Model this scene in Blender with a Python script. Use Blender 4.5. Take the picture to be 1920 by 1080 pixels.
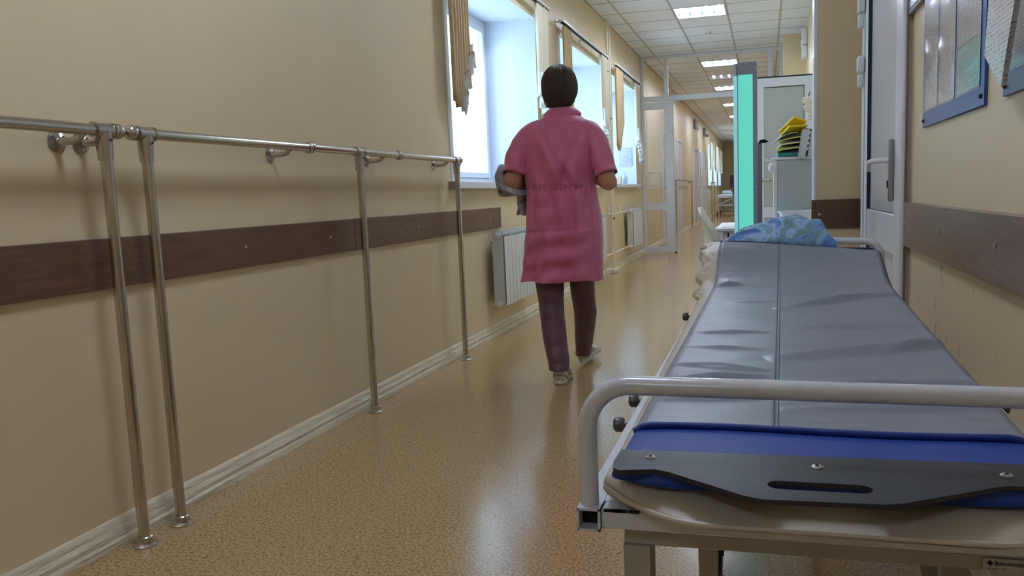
import bpy, bmesh, math, random
import numpy as np
from mathutils import Vector, Matrix, noise
PI = math.pi
for o in list(bpy.data.objects): bpy.data.objects.remove(o)
scn = bpy.context.scene
COL = scn.collection

# ------------------------------------------------------------------ camera
F_PX, YAW, PITCH, ROLL, CX, CY, CAMZ = 1530.53, .2649, .1251, .0378, 1025.19, 557.36, 1.0
def cam_rot():
    cy, sy, cp, sp, cr, sr = math.cos(YAW), math.sin(YAW), math.cos(PITCH), math.sin(PITCH), math.cos(ROLL), math.sin(ROLL)
    f = np.array([-sy*cp, cy*cp, -sp]); r = np.array([cy, sy, 0.]); d = np.cross(f, r)
    return np.array([cr*r + sr*d, -sr*r + cr*d, f])
RM = cam_rot()
cam = bpy.data.cameras.new('camera'); camo = bpy.data.objects.new('camera', cam); COL.objects.link(camo)
cam.sensor_width = 36; cam.lens = F_PX/1920*36
cam.shift_x = -(CX-960)/1920; cam.shift_y = (CY-540)/1920
cam.clip_start = .05; cam.clip_end = 200
R3 = Matrix((tuple(RM[0]), tuple(-RM[1]), tuple(-RM[2]))).transposed()
camo.matrix_world = Matrix.Translation((0, 0, CAMZ)) @ R3.to_4x4()
scn.camera = camo
# a photograph pixel turned into a point on a plane of the place (x=, y= or z=)
def P(px, py, x=None, y=None, z=None):
    d = RM.T @ np.array([(px-CX)/F_PX, (py-CY)/F_PX, 1.])
    t = x/d[0] if x is not None else (y/d[1] if y is not None else (z-CAMZ)/d[2])
    return Vector((d[0]*t, d[1]*t, CAMZ+d[2]*t))

# ------------------------------------------------------------------ view, world, lights
vs = scn.view_settings
vs.view_transform = 'Standard'; vs.look = 'None'; vs.exposure = 0.78; vs.gamma = 1; vs.use_curve_mapping = False
w = bpy.data.worlds.new('sky'); scn.world = w; w.use_nodes = True
bg = w.node_tree.nodes['Background']; bg.inputs[0].default_value = (.56, .80, 1.0, 1); bg.inputs[1].default_value = 2.9
XL, XR, ZC = -1.8966, .5, 3.07
WIN = [(4.87, 6.93), (7.78, 9.80), (10.5, 12.46)]
FARWIN = [(28.6, 30.6), (31.6, 33.6), (34.6, 36.6)]
WZ0, WZ1, WDEP = 1.10, 2.49, .5
def portal(y0, y1, z0, z1):
    l = bpy.data.lights.new('window_daylight', 'AREA'); l.shape = 'RECTANGLE'; l.size = y1-y0; l.size_y = z1-z0
    l.cycles.is_portal = True
    o = bpy.data.objects.new('window_daylight', l); COL.objects.link(o)
    o.location = (XL-WDEP-.06, (y0+y1)/2, (z0+z1)/2)
    o.rotation_euler = Matrix(((0, 0, -1), (1, 0, 0), (0, 1, 0))).to_euler() if False else (PI/2, 0, -PI/2)
for a, b in WIN + FARWIN: portal(a, b, WZ0, WZ1)

# ------------------------------------------------------------------ materials
def lin(c):
    return tuple(((v/255)/12.92 if v/255 <= .04045 else ((v/255+.055)/1.055)**2.4) for v in c)
def mat(name, rgb, rough=.5, metal=0., bump=0., bscale=40., var=0., vscale=6., coat=0., spec=.5, stretch=None, emis=None, estr=0., bdist=.01, trans=0., sheen=0.):
    m = bpy.data.materials.new(name); m.use_nodes = True; nt = m.node_tree; b = nt.nodes['Principled BSDF']
    c = lin(rgb)
    b.inputs['Base Color'].default_value = (*c, 1); b.inputs['Roughness'].default_value = rough
    b.inputs['Metallic'].default_value = metal; b.inputs['Coat Weight'].default_value = coat; b.inputs['Coat Roughness'].default_value = .15
    b.inputs['Specular IOR Level'].default_value = spec
    if trans: b.inputs['Transmission Weight'].default_value = trans
    if sheen: b.inputs['Sheen Weight'].default_value = sheen
    if emis: b.inputs['Emission Color'].default_value = (*lin(emis), 1); b.inputs['Emission Strength'].default_value = estr
    tc = nt.nodes.new('ShaderNodeTexCoord'); src = tc.outputs['Object']
    if stretch:
        mp = nt.nodes.new('ShaderNodeMapping'); mp.inputs['Scale'].default_value = stretch; nt.links.new(src, mp.inputs[0]); src = mp.outputs[0]
    if var:
        n = nt.nodes.new('ShaderNodeTexNoise'); n.inputs['Scale'].default_value = vscale; n.inputs['Detail'].default_value = 5; nt.links.new(src, n.inputs[0])
        r = nt.nodes.new('ShaderNodeValToRGB'); r.color_ramp.elements[0].position = .3; r.color_ramp.elements[1].position = .7
        r.color_ramp.elements[0].color = (*[max(0, v*(1-var)) for v in c], 1); r.color_ramp.elements[1].color = (*[min(1, v*(1+var)) for v in c], 1)
        nt.links.new(n.outputs[0], r.inputs[0]); nt.links.new(r.outputs[0], b.inputs['Base Color'])
    if bump:
        n = nt.nodes.new('ShaderNodeTexNoise'); n.inputs['Scale'].default_value = bscale; n.inputs['Detail'].default_value = 4; nt.links.new(src, n.inputs[0])
        u = nt.nodes.new('ShaderNodeBump'); u.inputs['Strength'].default_value = bump; u.inputs['Distance'].default_value = bdist
        nt.links.new(n.outputs[0], u.inputs['Height']); nt.links.new(u.outputs[0], b.inputs['Normal'])
    return m
def nodes_of(m): return m.node_tree, m.node_tree.nodes['Principled BSDF']

def wall_material(name, rgb, chips=False, dark_band=True):
    m = mat(name, rgb, rough=.38, spec=.4); nt, b = nodes_of(m); N = nt.nodes.new; L = nt.links.new
    tc = N('ShaderNodeTexCoord'); sep = N('ShaderNodeSeparateXYZ'); L(tc.outputs['Object'], sep.inputs[0])
    n1 = N('ShaderNodeTexNoise'); n1.inputs['Scale'].default_value = 1.3; n1.inputs['Detail'].default_value = 6; L(tc.outputs['Object'], n1.inputs[0])
    r1 = N('ShaderNodeMapRange'); r1.inputs[1].default_value = .3; r1.inputs[2].default_value = .7; r1.inputs[3].default_value = .95; r1.inputs[4].default_value = 1.03; L(n1.outputs[0], r1.inputs[0])
    mul = N('ShaderNodeMix'); mul.data_type = 'RGBA'; mul.blend_type = 'MULTIPLY'; mul.inputs[0].default_value = 1
    mul.inputs[6].default_value = (*lin(rgb), 1); L(r1.outputs[0], mul.inputs[7]); last = mul.outputs[2]
    if dark_band:   # uneven darker band running along the wall at one height
        n2 = N('ShaderNodeTexNoise'); n2.inputs['Scale'].default_value = 1.0; n2.inputs['Detail'].default_value = 3
        mp = N('ShaderNodeMapping'); mp.inputs['Scale'].default_value = (1, 1.2, 14); L(tc.outputs['Object'], mp.inputs[0]); L(mp.outputs[0], n2.inputs[0])
        ad = N('ShaderNodeMath'); ad.operation = 'MULTIPLY_ADD'; ad.inputs[1].default_value = .09; L(n2.outputs[0], ad.inputs[0]); L(sep.outputs[2], ad.inputs[2])
        rp = N('ShaderNodeValToRGB'); cr = rp.color_ramp
        mr = N('ShaderNodeMapRange'); mr.inputs[1].default_value = .95; mr.inputs[2].default_value = 1.25; L(ad.outputs[0], mr.inputs[0]); L(mr.outputs[0], rp.inputs[0])
        cr.elements[0].position = 0; cr.elements[0].color = (0, 0, 0, 1); cr.elements[1].position = 1; cr.elements[1].color = (0, 0, 0, 1)
        for pos, v in ((.20, 0), (.34, .45), (.42, .25), (.52, .75), (.55, .55), (.62, 0)):
            e = cr.elements.new(pos); e.color = (v, v, v, 1)
        mx = N('ShaderNodeMix'); mx.data_type = 'RGBA'; mx.blend_type = 'MULTIPLY'; L(last, mx.inputs[6]); mx.inputs[7].default_value = (.80, .74, .64, 1)
        f = N('ShaderNodeMath'); f.operation = 'MULTIPLY'; f.inputs[1].default_value = .45; L(rp.outputs[0], f.inputs[0]); L(f.outputs[0], mx.inputs[0]); last = mx.outputs[2]
    if chips:
        v = N('ShaderNodeTexNoise'); v.inputs['Scale'].default_value = 9; v.inputs['Detail'].default_value = 7; v.inputs['Roughness'].default_value = .7
        mp = N('ShaderNodeMapping'); mp.inputs['Scale'].default_value = (1, 2.2, .8); L(tc.outputs['Object'], mp.inputs[0]); L(mp.outputs[0], v.inputs[0])
        t = N('ShaderNodeMath'); t.operation = 'GREATER_THAN'; t.inputs[1].default_value = .635; L(v.outputs[0], t.inputs[0])
        z = N('ShaderNodeMath'); z.operation = 'LESS_THAN'; z.inputs[1].default_value = .74; L(sep.outputs[2], z.inputs[0])
        a = N('ShaderNodeMath'); a.operation = 'MULTIPLY'; L(t.outputs[0], a.inputs[0]); L(z.outputs[0], a.inputs[1])
        mx = N('ShaderNodeMix'); mx.data_type = 'RGBA'; L(a.outputs[0], mx.inputs[0]); L(last, mx.inputs[6]); mx.inputs[7].default_value = (.42, .37, .33, 1); last = mx.outputs[2]
    L(last, b.inputs['Base Color'])
    n3 = N('ShaderNodeTexNoise'); n3.inputs['Scale'].default_value = 6; n3.inputs['Detail'].default_value = 8; L(tc.outputs['Object'], n3.inputs[0])
    u = N('ShaderNodeBump'); u.inputs['Strength'].default_value = .12; u.inputs['Distance'].default_value = .01; L(n3.outputs[0], u.inputs['Height']); L(u.outputs[0], b.inputs['Normal'])
    return m
def floor_material():
    m = mat('floor_linoleum', (186, 158, 124), rough=.17, spec=.65); nt, b = nodes_of(m); N = nt.nodes.new; L = nt.links.new
    tc = N('ShaderNodeTexCoord')
    a = N('ShaderNodeTexNoise'); a.inputs['Scale'].default_value = 120; a.inputs['Detail'].default_value = 4; a.inputs['Roughness'].default_value = .6; L(tc.outputs['Object'], a.inputs[0])
    r = N('ShaderNodeValToRGB'); cr = r.color_ramp; L(a.outputs[0], r.inputs[0])
    cr.elements[0].position = .34; cr.elements[0].color = (*lin((136, 108, 70)), 1)
    cr.elements[1].position = .64; cr.elements[1].color = (*lin((210, 180, 138)), 1)
    e = cr.elements.new(.48); e.color = (*lin((186, 154, 108)), 1)
    v = N('ShaderNodeTexNoise'); v.inputs['Scale'].default_value = 75; v.inputs['Detail'].default_value = 3; v.inputs['Distortion'].default_value = 1.5; L(tc.outputs['Object'], v.inputs[0])
    r2 = N('ShaderNodeValToRGB'); L(v.outputs[0], r2.inputs[0]); r2.color_ramp.elements[0].position = .31; r2.color_ramp.elements[0].color = (.38, .33, .28, 1)
    r2.color_ramp.elements[1].position = .39; r2.color_ramp.elements[1].color = (1, 1, 1, 1)
    mx = N('ShaderNodeMix'); mx.data_type = 'RGBA'; mx.blend_type = 'MULTIPLY'; mx.inputs[0].default_value = .8; L(r.outputs[0], mx.inputs[6]); L(r2.outputs[0], mx.inputs[7])
    L(mx.outputs[2], b.inputs['Base Color'])
    u = N('ShaderNodeBump'); u.inputs['Strength'].default_value = .10; u.inputs['Distance'].default_value = .002; L(a.outputs[0], u.inputs['Height']); L(u.outputs[0], b.inputs['Normal'])
    return m
def wood_material(name, rgb, spec=.5, rough=.35):
    m = mat(name, rgb, rough=rough, spec=spec, var=.22, vscale=8, stretch=(6, .8, 9)); return m
def page_material(name, paper, ink, lines=70., axis=2, rough=.2, thr=.5):
    # paper with rows of small print
    m = mat(name, paper, rough=rough, coat=.3); nt, b = nodes_of(m); N = nt.nodes.new; L = nt.links.new
    tc = N('ShaderNodeTexCoord'); sep = N('ShaderNodeSeparateXYZ'); L(tc.outputs['Object'], sep.inputs[0])
    f = N('ShaderNodeMath'); f.operation = 'MULTIPLY'; f.inputs[1].default_value = lines; L(sep.outputs[axis], f.inputs[0])
    fr = N('ShaderNodeMath'); fr.operation = 'FRACT'; L(f.outputs[0], fr.inputs[0])
    g = N('ShaderNodeMath'); g.operation = 'GREATER_THAN'; g.inputs[1].default_value = .55; L(fr.outputs[0], g.inputs[0])
    n = N('ShaderNodeTexNoise'); n.inputs['Scale'].default_value = 130; n.inputs['Detail'].default_value = 2; L(tc.outputs['Object'], n.inputs[0])
    t = N('ShaderNodeMath'); t.operation = 'GREATER_THAN'; t.inputs[1].default_value = thr; L(n.outputs[0], t.inputs[0])
    a = N('ShaderNodeMath'); a.operation = 'MULTIPLY'; L(g.outputs[0], a.inputs[0]); L(t.outputs[0], a.inputs[1])
    mx = N('ShaderNodeMix'); mx.data_type = 'RGBA'; L(a.outputs[0], mx.inputs[0]); mx.inputs[6].default_value = (*lin(paper), 1); mx.inputs[7].default_value = (*lin(ink), 1)
    L(mx.outputs[2], b.inputs['Base Color']); return m
def print_material(name, cols, scale=9., rough=.6, bump=.2):
    # printed textile with patches of several colours
    m = mat(name, cols[0], rough=rough, bump=bump, bscale=90); nt, b = nodes_of(m); N = nt.nodes.new; L = nt.links.new
    tc = N('ShaderNodeTexCoord'); n = N('ShaderNodeTexNoise'); n.inputs['Scale'].default_value = scale; n.inputs['Detail'].default_value = 2.5; n.inputs['Distortion'].default_value = 1.2
    L(tc.outputs['Object'], n.inputs[0]); r = N('ShaderNodeValToRGB'); cr = r.color_ramp; L(n.outputs[0], r.inputs[0])
    cr.elements[0].position = .33; cr.elements[0].color = (*lin(cols[0]), 1); cr.elements[1].position = .68; cr.elements[1].color = (*lin(cols[-1]), 1)
    for i, c in enumerate(cols[1:-1]):
        e = cr.elements.new(.33+.35*(i+1)/(len(cols)-1)); e.color = (*lin(c), 1)
    L(r.outputs[0], b.inputs['Base Color']); return m
def glass_material(name, tint=(1, 1, 1), rough=0.):
    m = bpy.data.materials.new(name); m.use_nodes = True; nt = m.node_tree; nt.nodes.clear(); N = nt.nodes.new; L = nt.links.new
    o = N('ShaderNodeOutputMaterial'); mx = N('ShaderNodeMixShader'); tr = N('ShaderNodeBsdfTransparent'); gl = N('ShaderNodeBsdfGlossy'); fr = N('ShaderNodeFresnel')
    ge = N('ShaderNodeNewGeometry'); mr = N('ShaderNodeMapRange'); mr.inputs[3].default_value = 1.5; mr.inputs[4].default_value = 1/1.5; L(ge.outputs['Backfacing'], mr.inputs[0]); L(mr.outputs[0], fr.inputs[0])
    tr.inputs[0].default_value = (*tint, 1); gl.inputs['Roughness'].default_value = rough
    L(fr.outputs[0], mx.inputs[0]); L(tr.outputs[0], mx.inputs[1]); L(gl.outputs[0], mx.inputs[2]); L(mx.outputs[0], o.inputs[0]); return m

WALLC = (227, 208, 171)
M = {}
M['wall'] = wall_material('wall_paint', WALLC)
M['wall_r'] = wall_material('wall_paint_right', WALLC, chips=True, dark_band=False)
M['wall_p'] = wall_material('wall_paint_plain', WALLC, dark_band=False)
M['reveal'] = mat('reveal_white', (226, 234, 246), rough=.45, bump=.05, bscale=4)
M['floor'] = floor_material()
M['tile'] = mat('ceiling_tile', (240, 244, 250), rough=.9, bump=.25, bscale=140, var=.03, vscale=3)
M['tbar'] = mat('ceiling_grid', (188, 184, 178), rough=.5)
M['base'] = mat('baseboard_paint', (224, 214, 188), rough=.4, bump=.6, bscale=28, var=.1, vscale=14, stretch=(1, .5, 3))
M['wood'] = wood_material('brown_laminate', (106, 74, 56))
M['wood_r'] = wood_material('brown_laminate_right', (126, 98, 78), rough=.3)
M['white'] = mat('white_plastic', (232, 234, 238), rough=.28, bump=.02, bscale=8)
M['pvc'] = mat('white_pvc_frame', (226, 230, 238), rough=.3, var=.02)
M['leaf'] = mat('white_door_panel', (222, 224, 232), rough=.22, var=.02, vscale=3)
M['gasket'] = mat('black_gasket', (24, 25, 34), rough=.6)
M['chrome'] = mat('brushed_stainless_steel', (198, 192, 182), rough=.2, metal=1, bump=.03, bscale=60, stretch=(1, 1, .1))
M['chrome2'] = mat('dull_cast_fitting', (190, 186, 180), rough=.22, metal=1, bump=.05, bscale=50)
M['knob'] = mat('dark_steel_knob', (92, 92, 96), rough=.35, metal=.8)
M['screw'] = mat('zinc_screw', (215, 215, 212), rough=.3, metal=.9)
M['dark'] = mat('dark_hole', (14, 14, 15), rough=.8)
M['glass'] = glass_material('clear_glass', (.97, .98, .98))
M['pipe'] = mat('white_painted_pipe', (232, 226, 206), rough=.35, bump=.1, bscale=40)
M['rad'] = mat('white_radiator_enamel', (226, 230, 230), rough=.3)
M['radg'] = mat('grey_radiator_side', (206, 210, 210), rough=.4)
M['curtain'] = mat('beige_striped_curtain', (214, 188, 148), rough=.8, sheen=.3, var=.12, vscale=30, stretch=(1, 6, .15), trans=.0)
M['curtainw'] = mat('cream_curtain', (232, 222, 198), rough=.8, sheen=.3, var=.05, vscale=30, stretch=(1, 6, .15))
M['lace'] = mat('white_lace', (244, 242, 238), rough=.8, bump=.6, bscale=180)
M['railw'] = mat('white_curtain_rail', (228, 228, 230), rough=.3)
M['enamel'] = mat('white_enamel_tube', (208, 213, 222), rough=.25, bump=.05, bscale=60, var=.03, vscale=20, coat=.3)
M['frame2'] = mat('grey_beige_frame_paint', (170, 166, 156), rough=.4, var=.04, vscale=12)
M['vinyl'] = mat('taupe_vinyl', (188, 178, 160), rough=.4, bump=.25, bscale=9, spec=.5, var=.05, vscale=6)
M['grey'] = mat('grey_slide_fabric', (130, 136, 148), rough=.36, bump=.3, bscale=14, var=.04, vscale=5, spec=.45)
M['seam'] = mat('grey_seam_tape', (104, 110, 122), rough=.6)
M['blue'] = mat('blue_fabric', (20, 62, 150), rough=.5, bump=.08, bscale=300)
M['navy'] = mat('navy_edging', (14, 26, 74), rough=.5)
M['blackp'] = mat('black_plastic_plate', (34, 38, 48), rough=.38, bump=.3, bscale=420, bdist=.002)
M['blanket'] = print_material('blue_green_print', [(62, 104, 168), (98, 140, 198), (158, 188, 224), (104, 150, 146), (120, 160, 212), (78, 120, 140)], 8)
M['cloth'] = print_material('grey_print_cloth', [(92, 92, 104), (150, 146, 150), (184, 180, 178), (120, 116, 134), (168, 164, 160)], 30)
M['pink'] = mat('pink_uniform_cotton', (206, 108, 142), rough=.55, bump=.5, bscale=9, sheen=.25, bdist=.02)
M['plum'] = mat('plum_trouser_cloth', (98, 60, 72), rough=.55, bump=.5, bscale=12, sheen=.2, bdist=.02)
M['skin'] = mat('skin', (186, 132, 108), rough=.5, var=.05, vscale=12)
M['hair'] = mat('dark_brown_hair', (58, 42, 34), rough=.38, bump=.9, bscale=60, stretch=(6, 6, .4), bdist=.006, var=.4, vscale=40)
M['shoe'] = mat('pale_grey_shoe_leather', (218, 206, 196), rough=.5, bump=.15, bscale=80)
M['sole'] = mat('white_rubber_sole', (212, 204, 196), rough=.6, bump=.3, bscale=120)
M['jet'] = mat('black_earring', (16, 14, 16), rough=.2)
M['boardblue'] = mat('blue_board_plastic', (44, 78, 158), rough=.3)
M['pocket'] = glass_material('clear_pocket', (.95, .96, .97), .12)
M['page'] = page_material('printed_page', (222, 218, 220), (150, 144, 160), 120)
M['page2'] = page_material('printed_page_teal', (160, 222, 214), (118, 160, 164), 110)
M['page3'] = page_material('printed_leaflet', (226, 226, 232), (160, 158, 168), 110)
M['notice'] = page_material('notice_page', (196, 204, 200), (88, 96, 96), 48)
M['kgrey'] = mat('charcoal_housing', (156, 160, 174), rough=.4)
M['klight'] = mat('pale_housing', (196, 208, 226), rough=.3)
M['glow'] = mat('turquoise_lit_panel', (120, 204, 184), rough=.25, emis=(92, 216, 196), estr=.42)
M['glow2'] = mat('pale_turquoise_lit_panel', (150, 214, 220), rough=.25, emis=(140, 218, 226), estr=.3)
M['chair'] = mat('cream_plastic_chair', (236, 228, 206), rough=.3)
M['desk'] = mat('white_desk_laminate', (226, 228, 234), rough=.3)
M['hutch'] = mat('pale_grey_blue_panel', (186, 198, 204), rough=.4)
M['yellow'] = mat('yellow_folder', (238, 208, 34), rough=.4)
M['lime'] = mat('pale_yellow_folder', (216, 214, 108), rough=.4)
M['teal'] = mat('teal_folder', (40, 150, 138), rough=.3)
M['tray'] = mat('black_letter_tray', (34, 30, 30), rough=.35)
M['petal'] = mat('white_petal', (246, 246, 248), rough=.5)
M['stem'] = mat('dark_green_stem', (52, 74, 40), rough=.5)
M['leafg'] = mat('orchid_leaf', (48, 84, 44), rough=.4)
M['tube_l'] = mat('lit_lamp_tube', (255, 255, 255), emis=(222, 235, 255), estr=58.)
M['diff'] = mat('lit_lamp_reflector', (14, 30, 68), rough=.6, spec=.05)
M['greyb'] = mat('grey_box', (150, 148, 146), rough=.5)
M['bottle'] = mat('pale_blue_bottle', (196, 214, 238), rough=.2)
M['peach'] = mat('peach_box', (238, 206, 190), rough=.4)

# ------------------------------------------------------------------ mesh helpers
class MB:
    def __init__(s): s.bm = bmesh.new(); s.mats = []
    def mi(s, m):
        if m is None: return 0
        if m not in s.mats: s.mats.append(m)
        return s.mats.index(m)
    def box(s, x0, x1, y0, y1, z0, z1, bev=0., m=None, rot=None, seg=1):
        s.nb = getattr(s, 'nb', 0)+1; e_ = .00022*(s.nb % 5)        # hair-thin steps keep joined faces from being coplanar
        if min(abs(x1-x0), abs(y1-y0), abs(z1-z0)) > .015: x0, x1, y0, y1, z0, z1 = min(x0, x1)+e_, max(x0, x1)-e_, min(y0, y1)+e_, max(y0, y1)-e_, min(z0, z1)+e_, max(z0, z1)-e_
        r = bmesh.ops.create_cube(s.bm, size=1)['verts']
        bmesh.ops.scale(s.bm, vec=(abs(x1-x0), abs(y1-y0), abs(z1-z0)), verts=r)
        if bev > 0:
            es = list({e for v in r for e in v.link_edges})
            g = bmesh.ops.bevel(s.bm, geom=es, offset=bev, segments=seg, affect='EDGES', profile=.6)
            r = list({v for f in g['faces'] for v in f.verts} | {v for v in r if v.is_valid})
        c = Vector(((x0+x1)/2, (y0+y1)/2, (z0+z1)/2))
        if rot is not None: bmesh.ops.rotate(s.bm, cent=(0, 0, 0), matrix=rot, verts=r)
        bmesh.ops.translate(s.bm, vec=c, verts=r)
        i = s.mi(m)
        for f in {f for v in r for f in v.link_faces}: f.material_index = i
        return r
    def tube(s, pts, rad, n=12, m=None, caps=True, flat=1.):
        pts = [Vector(p) for p in pts]; k = len(pts); rads = rad if isinstance(rad, (list, tuple)) else [rad]*k
        rings = []; up = None
        for i, p in enumerate(pts):
            t = (pts[min(i+1, k-1)]-pts[max(i-1, 0)]).normalized()
            if up is None: up = Vector((0, 0, 1)) if abs(t.z) < .9 else Vector((1, 0, 0))
            a = up - t*up.dot(t)
            if a.length < 1e-4: a = t.orthogonal()
            a.normalize(); up = a; b = t.cross(a)
            rings.append([s.bm.verts.new(p + a*(rads[i]*flat)*math.cos(2*PI*j/n) + b*rads[i]*math.sin(2*PI*j/n)) for j in range(n)])
        s.loft_v(rings, caps, m)
    def loft_v(s, rings, caps=True, m=None, closed=True):
        i = s.mi(m); n = len(rings[0])
        for a, b in zip(rings[:-1], rings[1:]):
            for j in range(n if closed else n-1):
                f = s.bm.faces.new((a[j], a[(j+1) % n], b[(j+1) % n], b[j])); f.material_index = i
        if caps:
            for r, rev in ((rings[0], True), (rings[-1], False)):
                f = s.bm.faces.new(list(reversed(r)) if rev else r); f.material_index = i
    def loft(s, rings, caps=True, m=None, closed=True):
        s.loft_v([[s.bm.verts.new(p) for p in r] for r in rings], caps, m, closed)
    def lathe(s, prof, c=(0, 0, 0), n=24, m=None, axis='z', caps=True):
        rings = []
        for r, h in prof:
            ring = []
            for j in range(n):
                a = 2*PI*j/n; u, v = r*math.cos(a), r*math.sin(a)
                p = {'z': (u, v, h), 'x': (h, u, v), 'y': (v, h, u)}[axis]
                ring.append(Vector(p)+Vector(c))
            rings.append(ring)
        s.loft(rings, caps, m)
    def sphere(s, c, r, sc=(1, 1, 1), m=None, u=16, v=10):
        g = bmesh.ops.create_uvsphere(s.bm, u_segments=u, v_segments=v, radius=r)['verts']
        bmesh.ops.scale(s.bm, vec=sc, verts=g); bmesh.ops.translate(s.bm, vec=c, verts=g); i = s.mi(m)
        for f in {f for q in g for f in q.link_faces}: f.material_index = i
        return g
    def prism(s, poly, d, m=None):          # poly: 3D points, extruded by vector d
        d = Vector(d); a = [s.bm.verts.new(Vector(p)) for p in poly]; b = [s.bm.verts.new(Vector(p)+d) for p in poly]; i = s.mi(m); n = len(a)
        fs = [s.bm.faces.new(a), s.bm.faces.new(list(reversed(b)))]
        fs += [s.bm.faces.new((a[j], b[j], b[(j+1) % n], a[(j+1) % n])) for j in range(n)]
        for f in fs: f.material_index = i
    def grid(s, fn, nu, nv, m=None):
        vs_ = [[s.bm.verts.new(fn(i/nu, j/nv)) for j in range(nv+1)] for i in range(nu+1)]; k = s.mi(m)
        for i in range(nu):
            for j in range(nv):
                f = s.bm.faces.new((vs_[i][j], vs_[i+1][j], vs_[i+1][j+1], vs_[i][j+1])); f.material_index = k
    def build(s, name, m=None, parent=None, smooth=40, loc=None, mods=(), fix=True):
        if fix: bmesh.ops.recalc_face_normals(s.bm, faces=s.bm.faces)
        me = bpy.data.meshes.new(name); s.bm.to_mesh(me); s.bm.free()
        if m is not None and not s.mats: me.materials.append(m)
        for q in s.mats: me.materials.append(q)
        if smooth:
            me.polygons.foreach_set('use_smooth', [True]*len(me.polygons))
            if smooth < 180: me.set_sharp_from_angle(angle=math.radians(smooth))
        o = bpy.data.objects.new(name, me); COL.objects.link(o)
        if loc is not None: o.location = loc
        if parent is not None:
            o.parent = parent
            base = parent
            off = Vector((0, 0, 0))
            while base is not None: off += base.location; base = base.parent
            me.transform(Matrix.Translation(-off))     # geometry is given in world metres
        return o
def tag(o, label=None, cat=None, group=None, kind=None):
    if label: o['label'] = label
    if cat: o['category'] = cat
    if group: o['group'] = group
    if kind: o['kind'] = kind
    return o
def thing(name, loc, label, cat, group=None):
    o = bpy.data.objects.new(name, None); o.empty_display_size = .1; COL.objects.link(o); o.location = Vector(loc)
    bpy.context.view_layer.update
    return tag(o, label, cat, group)
def one(mb, name, m, label, cat, group=None, origin=None, smooth=40):
    if origin is not None: bmesh.ops.translate(mb.bm, vec=-Vector(origin), verts=mb.bm.verts)
    return tag(mb.build(name, m, None, smooth, loc=origin), label, cat, group)
def struct(mb, name, m, parent=None, smooth=40):
    o = mb.build(name, m, parent, smooth)
    if parent is None: o['kind'] = 'structure'
    return o
def copy_tree(o, parent=None):
    c = o.copy(); COL.objects.link(c); c.parent = parent
    for ch in list(o.children): copy_tree(ch, c)
    return c
def B(*a, **k):
    mb = MB(); mb.box(*a, **k); return mb
def nz(x, y=0, z=0): return noise.noise(Vector((x, y, z)))
def arc(c, r, a0, a1, n, u, v):
    u, v, c = Vector(u), Vector(v), Vector(c)
    return [c+u*r*math.cos(a0+(a1-a0)*i/n)+v*r*math.sin(a0+(a1-a0)*i/n) for i in range(n+1)]
def poly_holes(outer, holes, thick, name, m, parent, loc):
    cu = bpy.data.curves.new(name, 'CURVE'); cu.dimensions = '2D'; cu.fill_mode = 'BOTH'; cu.extrude = thick/2; cu.bevel_depth = .0006
    for pts in [outer]+holes:
        sp = cu.splines.new('POLY'); sp.points.add(len(pts)-1); sp.use_cyclic_u = True
        for i, p in enumerate(pts): sp.points[i].co = (p[0], p[1], 0, 1)
    t = bpy.data.objects.new('tmp', cu); COL.objects.link(t); bpy.context.view_layer.update()
    me = bpy.data.meshes.new_from_object(t.evaluated_get(bpy.context.evaluated_depsgraph_get())); bpy.data.objects.remove(t)
    me.name = name; me.materials.clear(); me.materials.append(m); o = bpy.data.objects.new(name, me); COL.objects.link(o)
    me.transform(Matrix.Translation(Vector(loc)-parent.location)); o.parent = parent; return o
def text_mesh(txt, size, name, m, parent, mw, depth=.0004):
    cu = bpy.data.curves.new(name, 'FONT'); cu.body = txt; cu.size = size; cu.extrude = depth
    t = bpy.data.objects.new('tmp', cu); COL.objects.link(t); bpy.context.view_layer.update()
    me = bpy.data.meshes.new_from_object(t.evaluated_get(bpy.context.evaluated_depsgraph_get())); bpy.data.objects.remove(t)
    me.name = name; me.materials.clear(); me.materials.append(m); me.transform(mw); o = bpy.data.objects.new(name, me); COL.objects.link(o)
    off = Vector((0, 0, 0)); b = parent
    while b is not None: off += b.location; b = b.parent
    me.transform(Matrix.Translation(-off)); o.parent = parent; return o

# ================================================================== THE SETTING
Y0, Y1 = -5.0, 38.9
YP = 13.116
struct(B(-2.6, 1.4, Y0, Y1, -.08, 0), 'floor', M['floor'], smooth=0)
# ceiling: lay-in tiles in a T-bar grid
LIGHTS = [(-1.045, 9.83+.6*k) for k in (0, 7, 13, 19, 25, 31, 37)] + [(-1.045, 9.83-.6*7), (-1.045, 9.83-.6*14), (-1.045, 9.83-.6*21)]
def is_light(x, y): return any(abs(x-lx) < .02 and abs(y-ly) < .02 for lx, ly in LIGHTS)
mb = MB(); gx = [XL, -1.655, -1.045, -.435, .175, .56]
ys = [9.83+.6*k for k in range(-25, 49)]
for yy in ys:
    for a, b in zip(gx[:-1], gx[1:]):
        if is_light(a, yy): continue
        d = .002*nz(a*3, yy*1.7)
        mb.box(a+.006, b-.006, yy+.006, yy+.594, ZC+.001+d, ZC+.018+d, .003, M['tile'])
for a in gx[1:-1]: mb.box(a-.012, a+.012, Y0, Y1, ZC-.001, ZC+.012, 0, M['tbar'])
for yy in ys: mb.box(XL, .56, yy-.012, yy+.012, ZC-.0005, ZC+.0115, 0, M['tbar'])
mb.box(XL-.6, 1.4, Y0, Y1, ZC+.14, ZC+.2, 0, M['tile'])
mb.box(XL, XL+.02, Y0, Y1, ZC-.004, ZC+.012, 0, M['tbar']); 
struct(mb, 'ceiling', None, smooth=0)
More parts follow.
